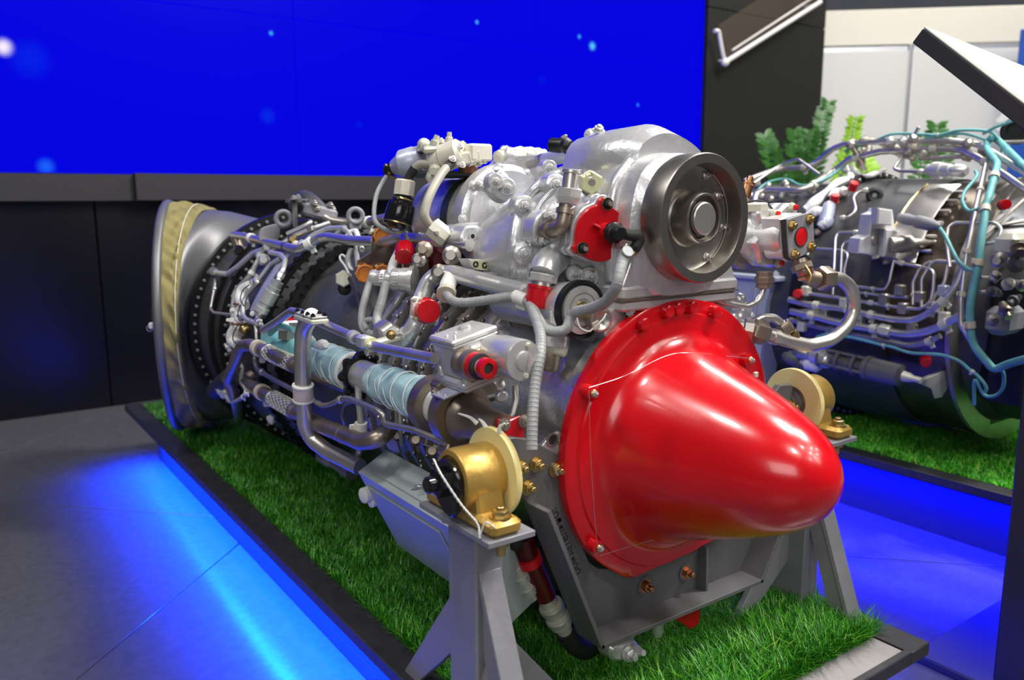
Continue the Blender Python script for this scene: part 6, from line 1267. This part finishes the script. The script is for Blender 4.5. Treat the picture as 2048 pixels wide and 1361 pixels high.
# valve block, connectors, silver valve
vy = P(1760, 500, R2=.31).y
vb2 = obj('valve_block', MB().prism(pts_at([(1716, 506), (1722, 478), (1738, 470), (1744, 430), (1758, 424), (1762, 416), (1786, 420), (1790, 452), (1800, 470), (1796, 512), (1770, 516), (1716, 508)], Y=vy-.02), (.03, .05, 0), .003), 'block_grey', eng2)
obj('block_step', MB().prism(pts_at([(1770, 458), (1800, 462), (1798, 520), (1766, 514)], Y=vy-.045), (.02, .03, 0), .003), 'block_grey', vb2)
obj('block_cover', MB().prism(pts_at([(1756, 416), (1786, 420), (1784, 452), (1754, 450)], Y=vy-.045), (.02, .03, 0), .003), 'block_grey', vb2)
obj('slot_screw', MB().lathe(P(1748, 480, Y=vy-.021), -Yv, [(0, .012), (.004, .011), (.005, .009)], 20), 'steel_dull', vb2)
obj('black_plug', MB().lathe(P(1800, 436, Y=vy-.05), P(1877, 453, R2=.36)-P(1800, 436, Y=vy-.05), [(0, .012), (.02, .014), (.04, .012), (.05, .016), (.08, .015), (.11, .006)], 16), 'stand_paint', vb2)
obj('solenoid', MB().lathe(P(1780, 490, Y=vy-.05), P(1860, 486, Y=vy-.10)-P(1780, 490, Y=vy-.05), [(0, .018), (.025, .021), (.05, .021), (.055, .013), (.085, .012), (.09, .008), (.115, .007)], 16), 'steel_dull', vb2)
for (x, y) in ((1750, 512), (1772, 522)): bolt(P(x, y, Y=vy-.03), Vector((0, -.3, -1)), .008, vb2, 'steel_dull', 'nut')
obj('inline_valve', MB().lathe(P(1852, 340, R2=.335), P(1946, 343, R2=.335)-P(1852, 340, R2=.335), [(0, .008), (.006, .015), (.02, .015), (.022, .021), (.045, .021), (.047, .017), (.068, .017), (.07, .014), (.08, .014), (.082, .017), (.10, .016), (.11, .010)], 18), 'silver_satin', eng2)
for (x, y, R_, ax_) in ((1706, 374, .315, (-.3, -.5, .8)), (1669, 398, .315, (-.4, -.4, .8)), (2008, 410, .30, (-.7, -.7, .1)), (1597, 588, .335, (-.8, -.3, .1)), (1851, 722, .34, (-.8, -.5, -.2))):
    p = P(x, y, R2=R_); red_cap('red_cap', p-Vector(ax_)*.008, Vector(ax_), .0115, .022, eng2)
obj('black_mount', MB().torus(P(1749, 391, R2=.297), P(1749, 391, R2=.33)-P(1752, 391, R2=.29), .014, .008, 16, 8), 'rubber', eng2)
obj('blue_grey_valve', MB().lathe(P(1660, 405, R2=.31), P(1645, 470, R2=.31)-P(1660, 405, R2=.31), [(0, .008), (.01, .016), (.04, .018), (.06, .016), (.062, .020), (.075, .02), (.09, .009)], 14), 'lavender', eng2)
for (pp, r) in (([(1610, 420), (1630, 405), (1650, 385), (1672, 370), (1695, 360)], .015), ([(1615, 432), (1640, 425), (1652, 440), (1640, 455)], .016), ([(1660, 395), (1680, 380), (1690, 385)], .012), ([(1700, 330), (1712, 345), (1735, 352), (1770, 340)], .008), ([(1686, 335), (1698, 345), (1702, 360)], .011)):
    obj('white_lagging', MB().sweep(catmull(path([(x, y, .308) for x, y in pp], 'R2'), 6), r, 12, rf=lambda t: .7+.4*math.sin(9*t)*math.sin(PI*t)+.2*math.sin(PI*t)), 'white_wrap', eng2)
rnd = random.Random(4)
for k in range(26):
    x, y = rnd.uniform(1500, 1650), rnd.uniform(360, 470)
    obj('pipe_fitting', MB().lathe(P(x, y, R2=.292), P(x, y, R2=.33)-P(x+3, y+2, R2=.28), [(0, .007), (.008, .010), (.018, .010), (.022, .005)], 8), rnd.choice(['steel_dull', 'pale_fitting', 'bronze_steel', 'steel']), eng2)
for k in range(16):
    x, y = rnd.uniform(1690, 1960), rnd.uniform(272, 305)
    obj('pipe_fitting', MB().lathe(P(x, y+10, R2=.31), Vector((rnd.uniform(-1, 1), -.5, rnd.uniform(-.2, .6))), [(0, .008), (.008, .013), (.022, .012), (.028, .006)], 8), rnd.choice(['pale_fitting', 'steel_dull', 'silver_satin', 'tan_clamp']), eng2)
for k in range(18):
    x, y = rnd.uniform(1600, 1900), rnd.uniform(575, 665)
    obj('pipe_fitting', MB().box(P(x, y, R2=.325), (.020, .022, .026), bev=.003), rnd.choice(['pale_fitting', 'steel_dull', 'lavender', 'steel']), eng2)
# fuel pump under the casing
pa_, pb2 = P(1742, 738, R2=.335), P(1802, 752, R2=.335); u_ = (pb2-pa_).normalized(); LL = (pb2-pa_).length
p2_ = obj('starter_pump', MB().lathe(pa_, u_, [(-.012, .02), (-.012, .031), (0, .031), (.001, .028), (LL, .027), (LL+.004, .020), (LL+.006, .012)], 28), 'grey_paint', eng2)
obj('nozzle', MB().lathe(pb2, u_, [(0, .014), (.02, .012), (.03, .008), (.075, .007)], 14), 'pale_fitting', p2_)
for k in range(3):
    a = [0, 2.1, 4.2][k]; uu, vv2, _ = basis(u_); d = uu*math.cos(a)+vv2*math.sin(a); obj('cage_bar', MB().cyl(pa_+d*.022, pa_+d*.022-u_*.14, .0045, n=8), 'grey_paint', p2_)
sp = [pa_-u_*(.02+.10*i/120)+(uu*math.cos(i*.9)+vv2*math.sin(i*.9))*.013 for i in range(120)]; obj('spring', MB().sweep(sp, .0022, 6), 'steel_dull', p2_)
for q in (.045, .09, .14): obj('cage_ring', MB().ring(pa_-u_*q, u_, .026, .018, .008, 24), 'grey_paint', p2_)
for (x, y, r, m_) in ((1640, 712, .024, 'silver_satin'), (1650, 722, .02, 'silver_satin'), (1628, 728, .022, 'white_nylon'), (1612, 708, .018, 'steel_dull'), (1605, 730, .02, 'dark_casing'), (1590, 718, .02, 'grey_paint')): obj('cast_knuckle', MB().lathe(P(x, y, R2=.335), u_*-1, [(-.02, r*.6), (-.01, r), (.018, r), (.024, r*.7), (.034, r*.6)], 12), m_, p2_)
br2y = P(1870, 765, R2=.335).y
obj('bent_bracket', MB().prism(pts_at([(1838, 768), (1848, 758), (1890, 742), (1912, 718), (1916, 730), (1896, 775), (1884, 795), (1868, 798), (1862, 778)], Y=br2y), (.02, .012, .0), .001), 'edge_metal', eng2)
obj('gear_housing', MB().box(P(1905, 760, Y=1.08), (.20, .28, .22), bev=.03), 'black_metal', eng2)
obj('lower_housing', MB().box(P(1850, 800, Y=1.15), (.18, .14, .09), bev=.02), 'dark_casing', eng2)
oy = P(1840, 838, Y=1.12)
obj('valve_bar', MB().lathe(P(1806, 832, Y=1.20), P(1880, 850, Y=1.12)-P(1806, 832, Y=1.20), [(0, .015), (.05, .018), (.08, .016), (.085, .010), (.13, .008)], 14), 'stand_paint', eng2)
for (pp, r) in (([(1880, 850, 1.12), (1940, 864, 1.08), (1956, 855, 1.07), (1975, 790, 1.06), (1978, 740, 1.06)], 3.2), ([(1850, 838, 1.15), (1915, 852, 1.12), (1942, 845, 1.11), (1958, 800, 1.10), (1960, 770, 1.10)], 3), ([(1895, 830, 1.15), (1900, 780, 1.15)], 3.5), ([(1985, 808, 1.0), (2020, 815, .98), (2034, 812, .97), (2030, 770, .97), (2024, 735, .97)], 3.2)):
    o = tube('thin_pipe', 'steel_dull', eng2, pp, r*.0009, 'Y', bend=.02, n=8)
# front accessories at the right edge
obj('accessory_gearbox', MB().box((A2-.16, .84, Z2-.04), (.22, .15, .36), bev=.04), 'black_metal', eng2)
for (x, y, r) in ((1990, 555, .013), (1990, 585, .013), (2015, 570, .015), (2030, 600, .014), (2010, 620, .017), (2030, 530, .02), (1985, 640, .015), (2040, 570, .014), (2000, 520, .018), (2036, 500, .022)):
    o = obj('union', MB().lathe(P(x, y, Y=.80), Vector((rnd.uniform(-1, -.3), rnd.uniform(-.9, .2), rnd.uniform(-.5, .5))), [(-.02, r*.4), (0, r*.7), (.003, r*.9), (.010, r*.9), (.013, r*.5), (.024, r*.45)], 10), rnd.choice(['steel_dull', 'bronze_steel', 'grey_paint', 'pale_fitting']), eng2)
for pp in ([(1962, 556, .84), (2000, 556, .82)], [(1960, 585, .84), (2000, 584, .82)], [(1975, 690, .94), (1985, 695, .93), (2060, 705, .88)], [(1968, 460, .95), (2000, 420, .94), (2060, 340, .90)], [(1990, 452, .93), (2060, 440, .88)], [(1958, 500, .96), (1990, 440, .95), (2012, 410, .94)], [(1970, 470, .93), (2048, 400, .9)]):
    tube('thin_pipe', 'steel_dull', eng2, pp, .0042, 'Y', bend=.02, n=8)
obj('cast_cover', MB().box(P(2010, 640, Y=.82), (.09, .05, .06), bev=.012), 'stand_paint', eng2); obj('cast_cover', MB().box(P(2030, 490, Y=.82), (.10, .05, .05), bev=.012), 'pale_fitting', eng2)
obj('black_ring_motor', MB().lathe(P(2030, 262, Y=1.02), Vector((-1, -.35, 0)), [(-.10, .03), (0, .034), (.006, .030), (.006, .02), (0, .018)], 28), 'black_metal', eng2)
tube('thin_pipe', 'steel', eng2, [(2003, 285, 1.0), (2060, 283, .98)], .0045, 'Y', n=8); tube('thin_pipe', 'steel', eng2, [(1990, 374, 1.0), (2002, 366, 1.0), (2060, 368, .98)], .0045, 'Y', n=8)
# its pale stand
so = P(1512, 552, X=1.93)
s2_ = empty('stand', (so.x, so.y, TOP), 'pale blue-grey stand with bolted top plate seen beyond the pump pipes', 'stand')
obj('top_plate', MB().box((so.x, so.y, so.z), (.10, .22, .014), bev=.003), 'blue_grey_paint', s2_)
mb = MB(); h_ = so.z-.008
mb.rings([[Vector((so.x+sx_*w_, so.y+sy_*d_, z_)) for sx_, sy_ in ((-1, -1), (1, -1), (1, 1), (-1, 1))] for z_, w_, d_ in ((TOP-.005, .040, .045), (h_-.06, .04, .070), (h_, .04, .085))]); obj('column', mb, 'blue_grey_paint', s2_)
obj('rib', MB().prism([Vector((so.x-.041, so.y-.02, TOP)), Vector((so.x-.041, so.y-.035, h_)), Vector((so.x-.041, so.y-.045, h_)), Vector((so.x-.041, so.y-.03, TOP))], (-.01, 0, 0), .001), 'blue_grey_paint', s2_)
for s_ in (-1, 1): bolt((so.x-.025, so.y+s_*.085, so.z+.007), Zv, .0095, s2_, 'blue_grey_paint', 'bolt')
obj('cradle_arm', MB().box((so.x+.14, so.y, so.z+.012), (.24, .09, .03), bev=.004), 'blue_grey_paint', s2_)

# ------------------------------------------------------------ no piece deeper than thing > part > sub-part
def depth(o):
    k = 0
    while o.parent: o = o.parent; k += 1
    return k
for o in list(COL.objects):
    if o.type == 'MESH' and depth(o) > 2:
        a = o
        while depth(a) > 1: a = a.parent
        o.parent = a; o.location = ORG[o.name]-ORG[a.name]
